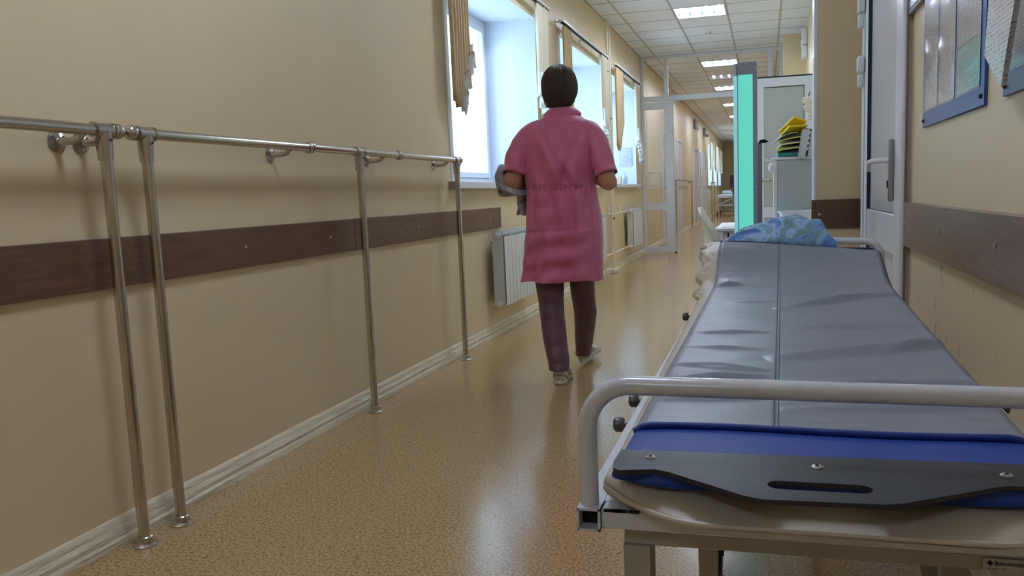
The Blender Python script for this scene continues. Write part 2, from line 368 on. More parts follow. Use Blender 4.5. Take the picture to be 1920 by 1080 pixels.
# left wall with deep window openings
mb = MB(); xo = XL-WDEP; cuts = WIN+FARWIN
def wbox(a, b, z0, z1): mb.nb = 4; mb.box(xo, XL, a, b, z0, z1, 0, M['wall'])
wbox(Y0, Y1, 0, WZ0-.04); wbox(Y0, Y1, WZ1, ZC+.14)
prev = Y0
for a, b in cuts: wbox(prev, a, WZ0-.04, WZ1); prev = b
wbox(prev, Y1, WZ0-.04, WZ1)
for f in mb.bm.faces:
    c = f.calc_center_median()
    if XL-.49 < c.x < XL-.01 and WZ0-.05 < c.z < WZ1+.01: f.material_index = mb.mi(M['reveal'])
struct(mb, 'wall_left', None, smooth=0)
for i, (a, b) in enumerate(cuts):
    t = MB(); e = .06; xf = XL-WDEP+.01
    # outer frame and mullions
    for (p, q, r, s_) in ((a, a+e, WZ0, WZ1), (b-e, b, WZ0, WZ1), (a, b, WZ0, WZ0+e), (a, b, WZ1-e, WZ1)):
        t.box(xf-.03, xf+.04, p, q, r, s_, .004, M['pvc'])
    mid = a+(b-a)*.5
    t.box(xf-.03, xf+.04, mid-.04, mid+.04, WZ0, WZ1, .004, M['pvc'])
    fo = struct(t, 'window_%d' % (i+1), None)
    t = MB()
    for p, q in ((a+e, mid-.04), (mid+.04, b-e)):
        for (u0, u1, v0, v1) in ((p, p+.045, WZ0+e, WZ1-e), (q-.045, q, WZ0+e, WZ1-e), (p, q, WZ0+e, WZ0+e+.045), (p, q, WZ1-e-.045, WZ1-e)):
            t.box(xf-.02, xf+.055, u0, u1, v0, v1, .004)
    t.build('window_sash', M['pvc'], fo)
    t = MB()
    for p, q in ((a+e+.04, mid-.08), (mid+.08, b-e-.04)): t.box(xf+.002, xf+.008, p, q, WZ0+e+.04, WZ1-e-.04)
    t.build('window_pane', M['glass'], fo, smooth=0)
    t = MB(); t.box(xf, XL+.05, a-.09, b+.05, WZ0-.04, WZ0, .006, M['pvc']); t.box(XL+.045, XL+.06, a-.09, b+.05, WZ0-.045, WZ0+.002, .004, M['pvc'])
    t.box(XL+.001, XL+.061, a-.095, a-.085, WZ0-.046, WZ0+.003, .002, M['greyb'])
    t.build('window_sill', None, fo)
    if i < 3:
        t = MB(); t.box(XL-.02, XL+.008, a-.055, a+.005, WZ0, WZ1, .003); t.build('window_corner_bead', M['pvc'], fo)
# right wall
mb = MB(); DY0, DY1, DZ = 3.33, 4.68, 2.25
mb.box(XR+.02, XR+.3, Y0, DY0, 0, ZC+.14, 0, M['wall_r']); mb.box(XR+.02, XR+.3, DY1, 8.1, 0, ZC+.14, 0, M['wall_p'])
mb.box(XR+.02, XR+.3, DY0, DY1, DZ, ZC+.14, 0, M['wall_p']); mb.box(XR+.02, XR+.3, 9.0, Y1, 0, ZC+.14, 0, M['wall_p']); mb.box(XR+.02, XR+.3, 8.1, 9.0, 2.1, ZC+.14, 0, M['wall_p'])
mb.box(XR+.26, XR+.3, 8.1, 9.0, 0, 2.1, 0, M['wall_p'])
struct(mb, 'wall_right', None, smooth=0)
struct(B(XL-.6, XR+.3, Y0-.1, Y0, 0, ZC+.14), 'wall_back', M['wall_p'], smooth=0)
struct(B(XL-.6, XR+.3, Y1, Y1+.1, 0, ZC+.14), 'wall_end', M['wall_p'], smooth=0)
YC = 4.93; xc = P(1527, 250, y=YC).x
struct(B(xc, XR+.05, YC, YC+.16, 0, ZC+.1, bev=.006, m=M['wall_p']), 'wall_stub', None)
struct(B(xc-.004, xc+.014, YC-.004, YC+.165, .91, ZC, bev=.002), 'trim_1', M['pvc'])
struct(B(.236, XR+.05, 11.8, 12.05, 0, ZC+.1, m=M['wall_p']), 'wall_pier', None, smooth=0)
struct(B(.2, .56, 11.7, 11.82, ZC-.05, ZC-.001, m=M['tile']), 'trim_2', None, smooth=0)
# baseboard profile along the left wall
def baseboard(y0, y1, name, seg):
    t = MB(); prof = [(0, 0), (.026, 0), (.026, .022), (.020, .03), (.022, .045), (.012, .058), (.012, .07), (.004, .082), (0, .084)]
    n = max(2, int((y1-y0)/.12)); rings = []
    for i in range(n+1):
        y = y0+(y1-y0)*i/n; rings.append([Vector((XL+p+.0025*nz(y*3, q*30, seg)*(p > 0), y, q+.003*nz(y*2.2, p*40, seg+5)*(q > .01))) for p, q in prof])
    t.loft(rings); struct(t, name, M['base'])
baseboard(Y0, 4.085, 'baseboard_left', 0); baseboard(4.09, 9.7, 'baseboard_left_middle', 3); baseboard(9.75, YP-.03, 'baseboard_left_far', 6); baseboard(YP+.1, Y1, 'baseboard_left_corridor', 9)
struct(B(XR-.0, XR+.03, Y0, DY0-.02, 0, .08, bev=.004), 'baseboard_right', M['base'])
# brown bumper boards
def screws(t, y0, y1, x, s, z0=.92, z1=.775):
    y = y0+.12
    while y < y1:
        t.lathe([(.006, 0), (.006, .002), (.003, .003)], (x, y, (z0+z1)/2), 10, M['screw'], 'x'); y += .62
for i, (a, b, x0, x1, z0, z1, mm) in enumerate([(-4.9, 3.507, XL, XL+.016, .772, .921, 'wood'), (3.511, 5.738, XL, XL+.016, .772, .921, 'wood'), (-4.9, 3.47, XR-.0, XR+.02, .757, .921, 'wood_r')]):
    t = MB(); t.box(x0, x1, a, b, z0, z1, .0025, M[mm])
    screws(t, a+.0 if i != 1 else a, b, x1 if x1 < 0 else x0-.003, 1)
    struct(t, 'trim_%d' % (i+3), None)
t = MB(); t.box(xc-.016, XR+.02, YC-.016, YC, .748, .912, .002, M['wood']); t.box(XR+.002, XR+.02, DY1+.02, YC-.012, .748, .912, .002, M['wood'])
q = P(1536, 402, y=YC-.018); t.lathe([(.007, -.003), (.007, .001)], q, 10, M['screw'], 'y'); struct(t, 'trim_6', None)

# door in the right wall
t = MB(); fx = XR-.012
for a, b, z0, z1 in ((DY0, DY0+.09, 0, DZ), (DY1-.08, DY1, 0, DZ), (DY0, DY1, DZ-.08, DZ)): t.box(fx, XR+.09, a, b, z0, z1, .006, M['pvc'])
t.box(fx+.012, fx+.02, DY0-.016, DY0-.001, 0, DZ, 0, M['wood_r'])
dr = struct(t, 'door_1', None)
la, lb = DY0+.095, DY1-.085
t = MB(); st = .13; gz = .87
for a, b, z0, z1 in ((la, la+.115, .01, DZ-.085), (lb-st, lb, .01, DZ-.085), (la, lb, .01, .12), (la, lb, .70, gz), (la, lb, DZ-.2, DZ-.085)): t.box(fx+.006, fx+.07, a, b, z0, z1, .006)
t.build('door_leaf', M['pvc'], dr)
t = MB(); t.box(fx+.024, fx+.05, la+.1, lb-st+.02, gz-.01, DZ-.19); t.box(fx+.024, fx+.05, la+.1, lb-st+.02, .1, .71); t.build('door_panel', M['leaf'], dr)
t = MB()
for a, b, z0, z1 in ((lb+.0005, lb+.0045, .01, DZ-.09), (lb-st-.006, lb-st, .12, DZ-.2), (lb-st, lb-st+.004, .12, .7)): t.box(fx+.006, fx+.022, a, b, z0, z1)
t.box(fx+.012, fx+.024, la+.115, lb-st, gz-.006, gz); t.build('door_gasket', M['gasket'], dr, smooth=0)
for z in (1.86, 1.56, .5):
    t = MB(); t.box(fx-.03, fx+.004, lb-.02, lb+.05, z+.004, z+.085, .006); t.box(fx-.026, fx+.004, lb+.01, lb+.058, z-.07, z, .006); t.build('door_hinge', M['white'], dr)
hp = P(1672, 303, x=fx)
t = MB(); t.box(fx-.014, fx+.008, hp.y-.02, hp.y+.018, .92, 1.17, .006, M['greyb'])
t.box(fx-.018, fx, hp.y-.006, hp.y+.006, .975, 1.005, .002, M['dark'])
o = t.build('handle_plate', None, dr)
t = MB(); c = Vector((fx-.012, hp.y, 1.085)); t.tube([c, c+Vector((-.045, 0, 0)), c+Vector((-.06, .012, -.001)), c+Vector((-.064, .06, -.004)), c+Vector((-.062, .11, -.016)), c+Vector((-.058, .13, -.036))], [.011, .011, .011, .011, .0105, .009], 12)
t.build('door_handle', M['white'], o)
tx = MB()

# ceiling lights
def ceiling_light(x, y, label):
    t = thing('ceiling_light', (x+.3, y+.3, ZC), label, 'light', 'square tube lights in the ceiling grid')
    m_ = MB()
    for a, b, c_, d in ((x+.008, x+.602, y+.006, y+.022), (x+.008, x+.602, y+.578, y+.594), (x+.008, x+.024, y+.02, y+.58), (x+.586, x+.602, y+.02, y+.58)): m_.box(a, b, c_, d, ZC-.001, ZC+.09)
    m_.build('light_frame', M['white'], t, smooth=0)
    m_ = MB()
    for k in range(4):
        x0 = x+.022+k*.1425
        m_.grid(lambda u, v: Vector((x0+u*.1415, y+.022+v*.556, ZC+.012+.06*math.sin(PI*u)**.7)), 10, 1)
    m_.build('light_reflector', M['diff'], t)
    for k in range(4):
        m_ = MB(); xx = x+.022+(k+.5)*.1425; m_.tube([(xx, y+.03, ZC+.035), (xx, y+.57, ZC+.035)], .016, 12); m_.build('light_tube', M['tube_l'], t)
    return t
labs = {9.83: 'square ceiling light with four lit tubes in front of the glass partition', 9.83+4.2: 'square ceiling light with lit tubes just beyond the glass partition', 9.83-4.2: 'square ceiling light above the walking person, outside the picture'}
for i, (lx, ly) in enumerate(LIGHTS):
    if ly < 9: continue
    lab = labs.get(ly) or ['lit ceiling light in the far corridor, %s' % s for s in ('nearest of the row seen through the door', 'second of the row seen through the door', 'third of the row seen through the door', 'fourth of the row seen through the door', 'last of the row towards the end wall')][i-2]
    ceiling_light(lx, ly, lab)
for ly, lab in ((9.83-4.2, 'square ceiling light over the long chrome handrail'), (9.83-8.4, 'square ceiling light over the trolley'), (9.83-12.6, 'square ceiling light behind the viewer, nearest the back wall')):
    ceiling_light(-1.045, ly, lab)
mb = MB(); c = P(1328, 59, z=ZC); mb.lathe([(.055, 0), (.055, -.018), (.045, -.03), (.025, -.04), (.02, -.045)], c, 24, M['white'])
mb.box(c.x-.03, c.x-.008, c.y-.045, c.y-.035, ZC-.034, ZC-.022, .001, M['dark']); mb.box(c.x+.008, c.x+.03, c.y-.045, c.y-.035, ZC-.034, ZC-.022, .001, M['dark'])
one(mb, 'smoke_detector', None, 'small round white smoke detector on the tiled ceiling', 'smoke detector', origin=c)

# ================================================================== HANDRAILS
XP, ZR = -1.806, 1.2266
def handrail(y0, y1, posts, brackets, couplings, label, caps):
    t = thing('handrail', (XP, posts[0], 0), label, 'handrail', None)
    m_ = MB(); m_.tube([(XP, y0, ZR), (XP, y1, ZR)], .0165, 20); m_.build('rail_tube', M['chrome'], t)
    for py in posts:
        m_ = MB(); m_.tube([(XP+.002, py, ZR-.03), (XP-.002, py, .03), (XP, py, .008)], .0165, 20); po = m_.build('post', M['chrome'], t)
        m_ = MB(); m_.lathe([(.036, 0), (.036, .004), (.030, .008), (.026, .010), (.024, .016), (.024, .028), (.021, .031)], (XP, py, 0), 24)
        m_.build('floor_flange', M['chrome'], po)
        m_ = MB(); m_.tube([(XP, py-.034, ZR), (XP, py+.034, ZR)], .0205, 20); m_.tube([(XP, py, ZR-.005), (XP, py, ZR-.085)], [.024, .020], 20)
        m_.tube([(XP, py-.0365, ZR), (XP, py-.029, ZR)], .0225, 20); m_.tube([(XP, py+.029, ZR), (XP, py+.0365, ZR)], .0225, 20)
        m_.lathe([(.0075, .0), (.0075, .004), (.004, .0042)], (XP+.0215, py, ZR-.028), 12, None, 'x'); f = m_.build('tee_fitting', M['chrome2'], po)
        m_ = MB(); m_.lathe([(.0042, 0), (.0042, .0015)], (XP+.0258, py, ZR-.028), 8, None, 'x'); m_.build('set_screw', M['dark'], po)
    for cy in caps:
        s_ = 1 if cy > 0 else -1; yy = abs(cy)
        m_ = MB(); m_.lathe([(.013, -.008), (.019, -.003), (.021, 0)], (XP, yy-.012, ZR), 20, None, 'y'); m_.sphere((XP, yy+.012*s_, ZR), .0235, u=24, v=16); m_.build('end_ball', M['chrome'], t)
    for by in brackets:
        m_ = MB(); m_.tube([(XP, by, ZR-.010), (XP-.012, by, ZR-.026), (XP-.04, by, ZR-.032), (XL+.004, by, ZR-.032)], [.012, .010, .010, .012], 12)
        m_.lathe([(.030, 0), (.030, .005), (.018, .009), (.012, .012)], (XL, by, ZR-.03), 24, None, 'x')
        for a in (.6, 2.6, 4.7): m_.lathe([(.0045, 0), (.0045, .007)], (XL+.003, by+.021*math.cos(a), ZR-.03+.021*math.sin(a)), 8, M['dark'], 'x')
        m_.mats.insert(0, M['chrome2']) if M['chrome2'] not in m_.mats else None
        for f_ in m_.bm.faces: f_.material_index = 0
        br = m_.build('wall_bracket', M['chrome2'], t)
    for cy in couplings:
        m_ = MB(); m_.lathe([(.0165, -.016), (.024, -.012), (.024, -.003), (.0185, -.0025), (.0185, .0025), (.024, .003), (.024, .012), (.0165, .016)], (XP, cy, ZR), 24, None, 'y'); m_.build('coupling', M['chrome2'], t)
    return t
handrail(-1.6, 1.975, [1.945, -1.2], [1.87, 1.952, .4, -1.0], [.75], 'chrome handrail coming in at the left edge of the picture, one post visible', [1.982])
h = handrail(2.075, 4.72, [2.105, 3.457, 4.69], [2.885, 3.704, 4.546], [3.033, 3.886], 'long chrome handrail on three posts along the beige wall', [-2.063, 4.728])

# ================================================================== WINDOW WALL DRESSING
def curtain(pts, name, label, m_, zt, y0, y1, bottom, lace=None, group='curtains beside the windows', seed=0):
    t = thing(name, (XL+.07, (y0+y1)/2, zt), label, 'curtain', group)
    g = MB(); nf = max(5, int((y1-y0)/.045)); n = nf*6
    def fn(u, v):
        y = y0+(y1-y0)*u; zb = bottom(u); zz = zt+(zb-zt)*v
        return Vector((XL+.075+.020*math.sin(u*nf*2*PI)+.006*nz(u*6, v*3, seed), y+.004*nz(u*4, v*5, seed+3), zz))
    g.grid(fn, n, 14); o = g.build('curtain_fabric', m_, t, smooth=180)
    md = o.modifiers.new('s', 'SOLIDIFY'); md.thickness = .002
    if lace:
        g = MB(); a, b, ln = lace
        for k in range(3):
            def fl(u, v, k=k):
                uu = a+(b-a)*u; y = y0+(y1-y0)*uu; zb = bottom(uu)
                return Vector((XL+.078+.012*k+.020*math.sin(uu*nf*2*PI)+.012*math.sin(u*40+k)*v, y+.01*math.sin(u*60+k*2)*v, zb+.02-v*ln*(.7+.3*abs(math.sin(u*18+k)))))
            g.grid(fl, 80, 6)
        o = g.build('lace_trim', M['lace'], t, smooth=180); md = o.modifiers.new('s', 'SOLIDIFY'); md.thickness = .0015
        tag(o, 'white scalloped lace edging')
    return t
def lerp(pts, u):
    for (a, p), (b, q) in zip(pts[:-1], pts[1:]):
        if u <= b: return p+(q-p)*(u-a)/max(1e-6, b-a)
    return pts[-1][1]
ZT = 2.575
curtain(None, 'curtain', 'beige striped curtain left of the nearest window, slanted hem', M['curtain'], ZT, 4.74, 5.06, lambda u: lerp([(0, 1.62), (.25, 1.55), (.4, 1.56), (.62, 1.78), (.85, 1.86), (1, 1.95)], u), (.42, 1.0, .10), seed=1)
curtain(None, 'curtain', 'cream curtain at the right of the nearest window with lace hem', M['curtainw'], ZT, 6.72, 7.06, lambda u: lerp([(0, 2.0), (.5, 1.75), (1, 1.4)], u), (0, 1, .16), seed=2)
curtain(None, 'curtain', 'narrow beige curtain left of the middle window behind the head', M['curtain'], ZT-.02, 7.66, 7.95, lambda u: lerp([(0, 1.6), (.5, 1.4), (1, 1.9)], u), seed=3)
curtain(None, 'curtain', 'cream curtain at the right of the middle window with lace hem', M['curtainw'], ZT-.01, 9.45, 9.80, lambda u: lerp([(0, 1.95), (.5, 1.8), (1, 1.45)], u), (0, 1, .2), seed=4)
curtain(None, 'curtain', 'beige curtain with pointed hem left of the window nearest the partition', M['curtain'], ZT-.02, 10.42, 10.93, lambda u: lerp([(0, 1.6), (.3, 1.52), (.45, 1.6), (1, 1.92)], u), seed=5)
curtain(None, 'curtain', 'cream curtain touching the glass partition with lace hem', M['curtainw'], ZT-.02, 12.05, 12.40, lambda u: lerp([(0, 1.9), (.5, 1.75), (1, 1.55)], u), (0, 1, .18), seed=6)
for i, (a, b) in enumerate(FARWIN):
    for j, (p, q) in enumerate(((a-.05, a+.35), (b-.35, b+.05), ((a+b)/2-.2, (a+b)/2+.2))):
        curtain(None, 'curtain', 'pale curtain at the far corridor windows beyond the partition', M['curtainw'], 2.58, p, q, lambda u: 1.6+.25*abs(u-.5), group='curtains of the far corridor windows', seed=7+i+j)
for a, b, lab in ((4.6, 7.08, 'white curtain rail over the nearest window'), (7.56, 9.86, 'white curtain rail over the middle window'), (10.36, 12.42, 'white curtain rail over the window next to the partition')):
    t = thing('curtain_rail', (XL, a, 2.58), lab, 'curtain rail', 'curtain rails on the window wall')
    g = MB(); g.box(XL+.055, XL+.105, a, b, ZT-.001, ZT+.022, .004, M['railw']); g.box(XL+.066, XL+.094, a+.01, b-.01, ZT-.006, ZT+.002, 0, M['dark']); g.build('rail', None, t)
    for yy in (a+.12, (a+b)/2, b-.12):
        g = MB(); g.box(XL, XL+.09, yy-.01, yy+.01, ZT+.018, ZT+.034, .002); g.box(XL, XL+.006, yy-.018, yy+.018, ZT-.01, ZT+.05, .002); g.build('rail_bracket', M['railw'], t)
    g = MB(); g.sphere((XL+.08, a-.008, ZT+.01), .016); g.build('end_cap', M['white'], t)
# heating pipes and radiators
XQ = XL+.05
t = thing('heating_pipe', (XQ, 10.2, 0), 'white heating pipes running up the wall between radiators', 'pipe')
g = MB(); g.tube([(XQ, 10.02, .03), (XQ, 10.02, ZC)], .0135, 14); g.build('riser', M['pipe'], t)
g = MB(); g.tube([(XQ, 10.15, .03), (XQ, 10.15, ZC)], .0135, 14); g.build('riser', M['pipe'], t)
def branch(z, ya, yb, y2):
    g = MB(); g.tube([(XQ, ya, z-.01), (XQ+.02, (ya+y2)/2, z), (XQ+.025, y2, z)], .0115, 12); g.tube([(XQ, ya, z-.05), (XQ, ya, z+.04)], .018, 12); g.build('branch_pipe', M['pipe'], t)
branch(.735, 10.15, 0, 11.2); branch(.735, 10.02, 0, 9.3); branch(.25, 10.15, 0, 11.2); branch(.25, 10.02, 0, 9.3)
g = MB(); g.tube([(XQ, 10.15, .655), (XQ, 10.15, .69)], .02, 12); g.build('pipe_union', M['greyb'], t)
g = MB(); g.tube([(XQ+.02, 9.72, .735), (XQ+.02, 9.72, .79)], .012, 10); g.sphere((XQ+.02, 9.72, .80), .018); g.build('valve', M['white'], t)
g = MB(); g.tube([(XQ+.02, 10.5, .735), (XQ+.02, 10.5, .79)], .012, 10); g.sphere((XQ+.02, 10.5, .80), .018); g.build('valve', M['white'], t)
g = MB(); g.box(XL, XQ+.05, 9.92, 10.25, 0, .05, .006); g.build('floor_sleeve', M['pipe'], t)
for yy, z in ((9.95, 2.45), (10.08, 1.9)):
    g = MB(); g.tube([(XL, yy+.07, z), (XQ+.01, yy+.07, z)], .006, 8); g.lathe([(.018, -.008), (.018, .008)], (XQ, yy+.07, z), 14); g.build('pipe_clip', M['greyb'], t)
def radiator(y0, n, label):
    w_, z0, z1, xb, xf = .084, .215, .765, XL+.045, XL+.135
    t = thing('radiator', (xb, y0, z0), label, 'radiator', 'white sectional radiators under the windows')
    for k in range(n):
        g = MB(); y = y0+k*w_
        g.box(xf-.004, xf+.002, y+.004, y+w_-.004, z0+.02, z1-.045, .002, M['rad'])
        g.box(xb+.004, xf, y+w_/2-.003, y+w_/2+.003, z0+.03, z1-.03, 0, M['radg'])
        g.box(xb+.03, xb+.05, y+w_/2-.016, y+w_/2+.016, z0+.02, z1-.02, .004, M['rad'])
        g.box(xb, xb+.004, y+.006, y+w_-.006, z0+.03, z1-.05, 0, M['rad'])
        for zz in (z0+.035, z1-.035): g.tube([(xb+.045, y+.001, zz), (xb+.045, y+w_-.001, zz)], .021, 14, M['rad'])
        # curved top with air slots
        top = [(xb, z1-.045), (xb+.012, z1-.02), (xb+.035, z1-.005), (xb+.06, z1), (xf-.01, z1-.012), (xf, z1-.045)]
        for a in (y+.002, y+w_/2-.002, y+w_-.006):
            g.loft([[Vector((p, a+d, q)) for p, q in top]+[Vector((p, a+d, q-.012)) for p, q in reversed(top)] for d in (0, .004)], True, M['rad'])
        for p, q in top[1:5]: g.box(p-.004, p+.004, y+.004, y+w_-.004, q-.008, q-.001, 0, M['rad'])
        g.build('radiator_section', None, t)
    for ye, s_ in ((y0, -1), (y0+n*w_, 1)):
        g = MB(); g.prism([(xb, ye, z0+.02), (xf-.01, ye, z0+.02), (xf-.01, ye, z1-.06), (xf-.02, ye, z1-.02), (xb+.03, ye, z1), (xb, ye, z1-.02)], (0, -.004*s_, 0), M['radg'])
        e_ = g.build('end_panel', None, t)
        for zz in (z0+.035, z1-.035):
            g = MB(); g.tube([(xb+.045, ye, zz), (xb+.045, ye+.018*s_, zz)], .022, 16); g.tube([(xb+.045, ye+.016*s_, zz), (xb+.045, ye+.026*s_, zz)], .012, 6); g.build('plug', M['rad'], t)
    g = MB(); g.tube([(xb+.045, y0-.02, z1-.035), (xb+.045, y0-.06, z1-.035)], .008, 8); g.box(xb+.035, xb+.055, y0-.07, y0-.058, z1-.05, z1-.02, .003); g.build('bleed_valve', M['screw'], t)
    for zz in (z0+.1, z1-.1):
        g = MB(); g.box(XL+.0005, xb+.03, y0+.1, y0+.115, zz, zz+.02); g.build('wall_hook', M['greyb'], t); g = MB(); g.box(XL+.0005, xb+.03, y0+n*w_-.115, y0+n*w_-.1, zz, zz+.02); g.build('wall_hook', M['greyb'], t)
radiator(5.42, 10, 'white sectional radiator just left of the walking person, under the nearest window')
radiator(8.38, 10, 'white radiator mostly hidden behind the pink dress')
radiator(11.22, 10, 'white radiator beside the glass partition')
# notice and bottles in the third window niche
p = P(1172, 280, x=-2.0)
nt_ = MB(); yf = 12.452; nx = P(1160, 280, y=yf).x; nx2 = P(1184, 280, y=yf).x; nz0 = P(1172, 312, y=yf).z; nz1 = P(1172, 278, y=yf).z
nt_.box(nx, nx2, yf-.003, yf, nz0, nz1)
one(nt_, 'notice_sheet', page_material('window_notice', (206, 212, 226), (150, 158, 178), 40), 'paper notice stuck to the side of the window niche by the partition', 'notice', origin=((nx+nx2)/2, yf, nz0), smooth=0)
yb = 12.2; bp = P(1172, 343, y=yb)
g = MB(); g.lathe([(.035, 0), (.038, .01), (.038, .10), (.028, .13), (.012, .145), (.012, .17)], (bp.x, yb, WZ0), 18, M['bottle']); g.tube([(bp.x, yb, WZ0+.17), (bp.x, yb, WZ0+.205), (bp.x+.03, yb-.03, WZ0+.2)], .006, 8, M['white'])
one(g, 'pump_bottle', None, 'pale blue pump bottle on the sill of the window by the partition', 'bottle', origin=(bp.x, yb, WZ0))
bp = P(1162, 343, y=12.1); g = B(bp.x-.05, bp.x+.03, 12.05, 12.13, WZ0, WZ0+.13, bev=.006)
one(g, 'small_carton', M['peach'], 'small peach carton beside the pump bottle on the sill', 'box', origin=(bp.x, 12.1, WZ0))

# ================================================================== PARTITION (glass wall of the corridor)
def bar(t, x0, x1, z0, z1, d=.035): t.box(x0, x1, YP-d, YP+d, z0, z1, .004)
t = MB()
bar(t, XL, XL+.05, 0, ZC); bar(t, -1.53, -1.465, 2.42, ZC); bar(t, XL, .24, 2.38, 2.46); bar(t, XL, .24, ZC-.05, ZC); bar(t, .035, .105, 0, ZC); bar(t, .2, .25, 0, ZC); bar(t, -.02, .04, 0, 2.4)
pt = struct(t, 'wall_partition', M['pvc'])
t = MB()
for a, b, c_, d in ((XL+.05, -1.53, 2.46, ZC-.05), (-1.465, .035, 2.46, ZC-.05), (.105, .2, .1, ZC-.05)): t.box(a, b, YP-.004, YP+.004, c_, d)
t.build('partition_glazing', M['glass'], pt, smooth=0)
lx0, lx1 = XL+.052, P(1265, 400, y=YP).x
t = MB(); st0, st1 = P(1209, 400, y=YP).x, P(1250, 400, y=YP).x
for a, b, c_, d in ((lx0, st0+.02, .015, 2.37), (st1, lx1, .015, 2.37), (lx0, lx1, .015, .10), (lx0, lx1, .685, .80), (lx0, lx1, 2.26, 2.37)): t.box(a, b, YP-.035, YP+.03, c_, d, .005)
t.box(lx1+.002, lx1+.012, YP-.03, YP+.03, .02, 2.37, 0)
dl = struct(t, 'door_2', M['pvc'])
t = MB(); t.box(st0, st1+.01, YP-.004, YP+.004, .09, .69); t.box(st0, st1+.01, YP-.004, YP+.004, .79, 2.27); t.build('door_glass', M['glass'], dl, smooth=0)
t = MB(); h0, h1 = P(1218, 340, y=YP-.08), P(1236, 340, y=YP-.08)
t.tube([(h0.x, YP-.03, 1.29), (h0.x, YP-.09, 1.29), (h0.x, YP-.09, 1.03), (h0.x, YP-.03, 1.03)], .012, 10); t.tube([(h0.x, YP-.09, 1.28), (h1.x, YP-.09, 1.29), (h1.x, YP-.09, 1.03), (h0.x, YP-.09, 1.03)], .014, 10); t.build('pull_handle', M['white'], dl)
t = MB(); t.box(lx1-.01, lx1+.03, YP-.02, YP+.02, .0, .02); t.build('floor_bolt', M['dark'], dl)

# ================================================================== FAR CORRIDOR
for i, (y, w_) in enumerate([(15.6, .9), (18.3, .95), (22.7, .95), (24.2, .8), (25.7, .8), (27.2, .7)]):
    t = MB(); x = XL
    for a, b, z0, z1 in ((y, y+.06, 0, 2.12), (y+w_-.06, y+w_, 0, 2.12), (y, y+w_, 2.06, 2.12)): t.box(x-.02, x+.035, a, b, z0, z1, .004)
    d_ = struct(t, 'door_%d' % (i+3), M['pvc']); t = MB(); t.box(x-.01, x+.012, y+.065, y+w_-.065, .01, 2.055, .003); t.build('door_leaf', M['leaf'], d_)
    t = MB(); t.box(x+.011, x+.016, y+.057, y+.067, .01, 2.06); t.build('door_gasket', M['gasket'], d_)
    t = MB(); t.tube([(x+.01, y+.13, 1.05), (x+.06, y+.13, 1.05), (x+.065, y+.24, 1.05)], .01, 8); t.build('door_handle', M['chrome2'], d_)
def far_rail(posts, label):
    t = thing('handrail', (XP, posts[0], 0), label, 'handrail'); zr = 1.2
    g = MB(); g.tube([(XP, posts[0]-.25, zr), (XP, posts[-1]+.2, zr)], .018, 12); g.build('rail_tube', M['chrome'], t)
    for y in posts:
        g = MB(); g.tube([(XP, y, zr), (XP, y, .01)], .018, 12); g.lathe([(.036, 0), (.034, .008), (.02, .02)], (XP, y, 0), 16); g.build('post', M['chrome'], t)
        g = MB(); g.tube([(XP, y, zr-.02), (XL, y, zr-.04)], .012, 8); g.build('wall_bracket', M['chrome2'], t)
far_rail([17.2, 21.0], 'chrome handrail on the corridor wall just past the open partition door'); far_rail([28.9, 30.6], 'chrome handrail at the far end next to the far stretcher')
for y, z, lab in ((23.2, 2.74, 'small grey box high on the far corridor wall, nearer one'), (26.8, 2.75, 'tall grey box high on the far corridor wall, farther one')):
    g = MB(); g.box(XL, XL+.06, y-.3, y+.3, z-.1, z+.14, .01, M['greyb']); g.box(XL+.05, XL+.14, y-.22, y+.2, z-.12, z-.04, .01, M['white'] if y < 25 else M['greyb'])
    one(g, 'wall_box', None, lab, 'wall box', origin=(XL, y, z))
# far trim board on the end wall
struct(B(-1.6, XR, Y1-.02, Y1, .77, .92), 'trim_7', M['wood'], smooth=0)
# far stretcher
gx0, gx1, gy0, gy1 = -1.66, -1.06, 29.6, 31.5
t = thing('hospital_stretcher', (gx0, gy0, 0), 'small wheeled stretcher with white bedding far down the corridor', 'stretcher')
g = MB()
for z in (.66, .38):
    for a, b in (((gx0, gy0, z), (gx1, gy0, z)), ((gx0, gy0, z), (gx0, gy1, z)), ((gx1, gy0, z), (gx1, gy1, z)), ((gx0, gy1, z), (gx1, gy1, z))): g.tube([a, b], .02, 10)
for x in (gx0, gx1):
    for y in (gy0, gy1): g.tube([(x, y, .14), (x, y, .66)], .02, 10)
g.tube([(gx0, gy0, .38), (gx1, gy0, .66)], .014, 8); g.build('stretcher_frame', M['enamel'], t)
for x in (gx0, gx1):
    for y in (gy0, gy1):
        g = MB(); g.lathe([(.04, -.018), (.09, -.02), (.1, -.012), (.1, .012), (.09, .02), (.04, .018)], (x, y, .1), 20, None, 'x'); g.build('wheel', M['tray'], t)
g = MB(); g.box(gx0, gx1, gy0, gy1, .68, .76, .03, seg=3); g.build('mattress', M['white'], t)
g = MB(); g.box(gx0+.1, gx1-.02, gy1-.6, gy1-.1, .765, .9, .06, seg=4)
one(g, 'pillow', mat('pale_blue_linen', (196, 208, 232), rough=.7, bump=.3, bscale=8), 'pale blue pillow on the far stretcher', 'pillow', origin=(gx0+.3, gy1-.3, .76))

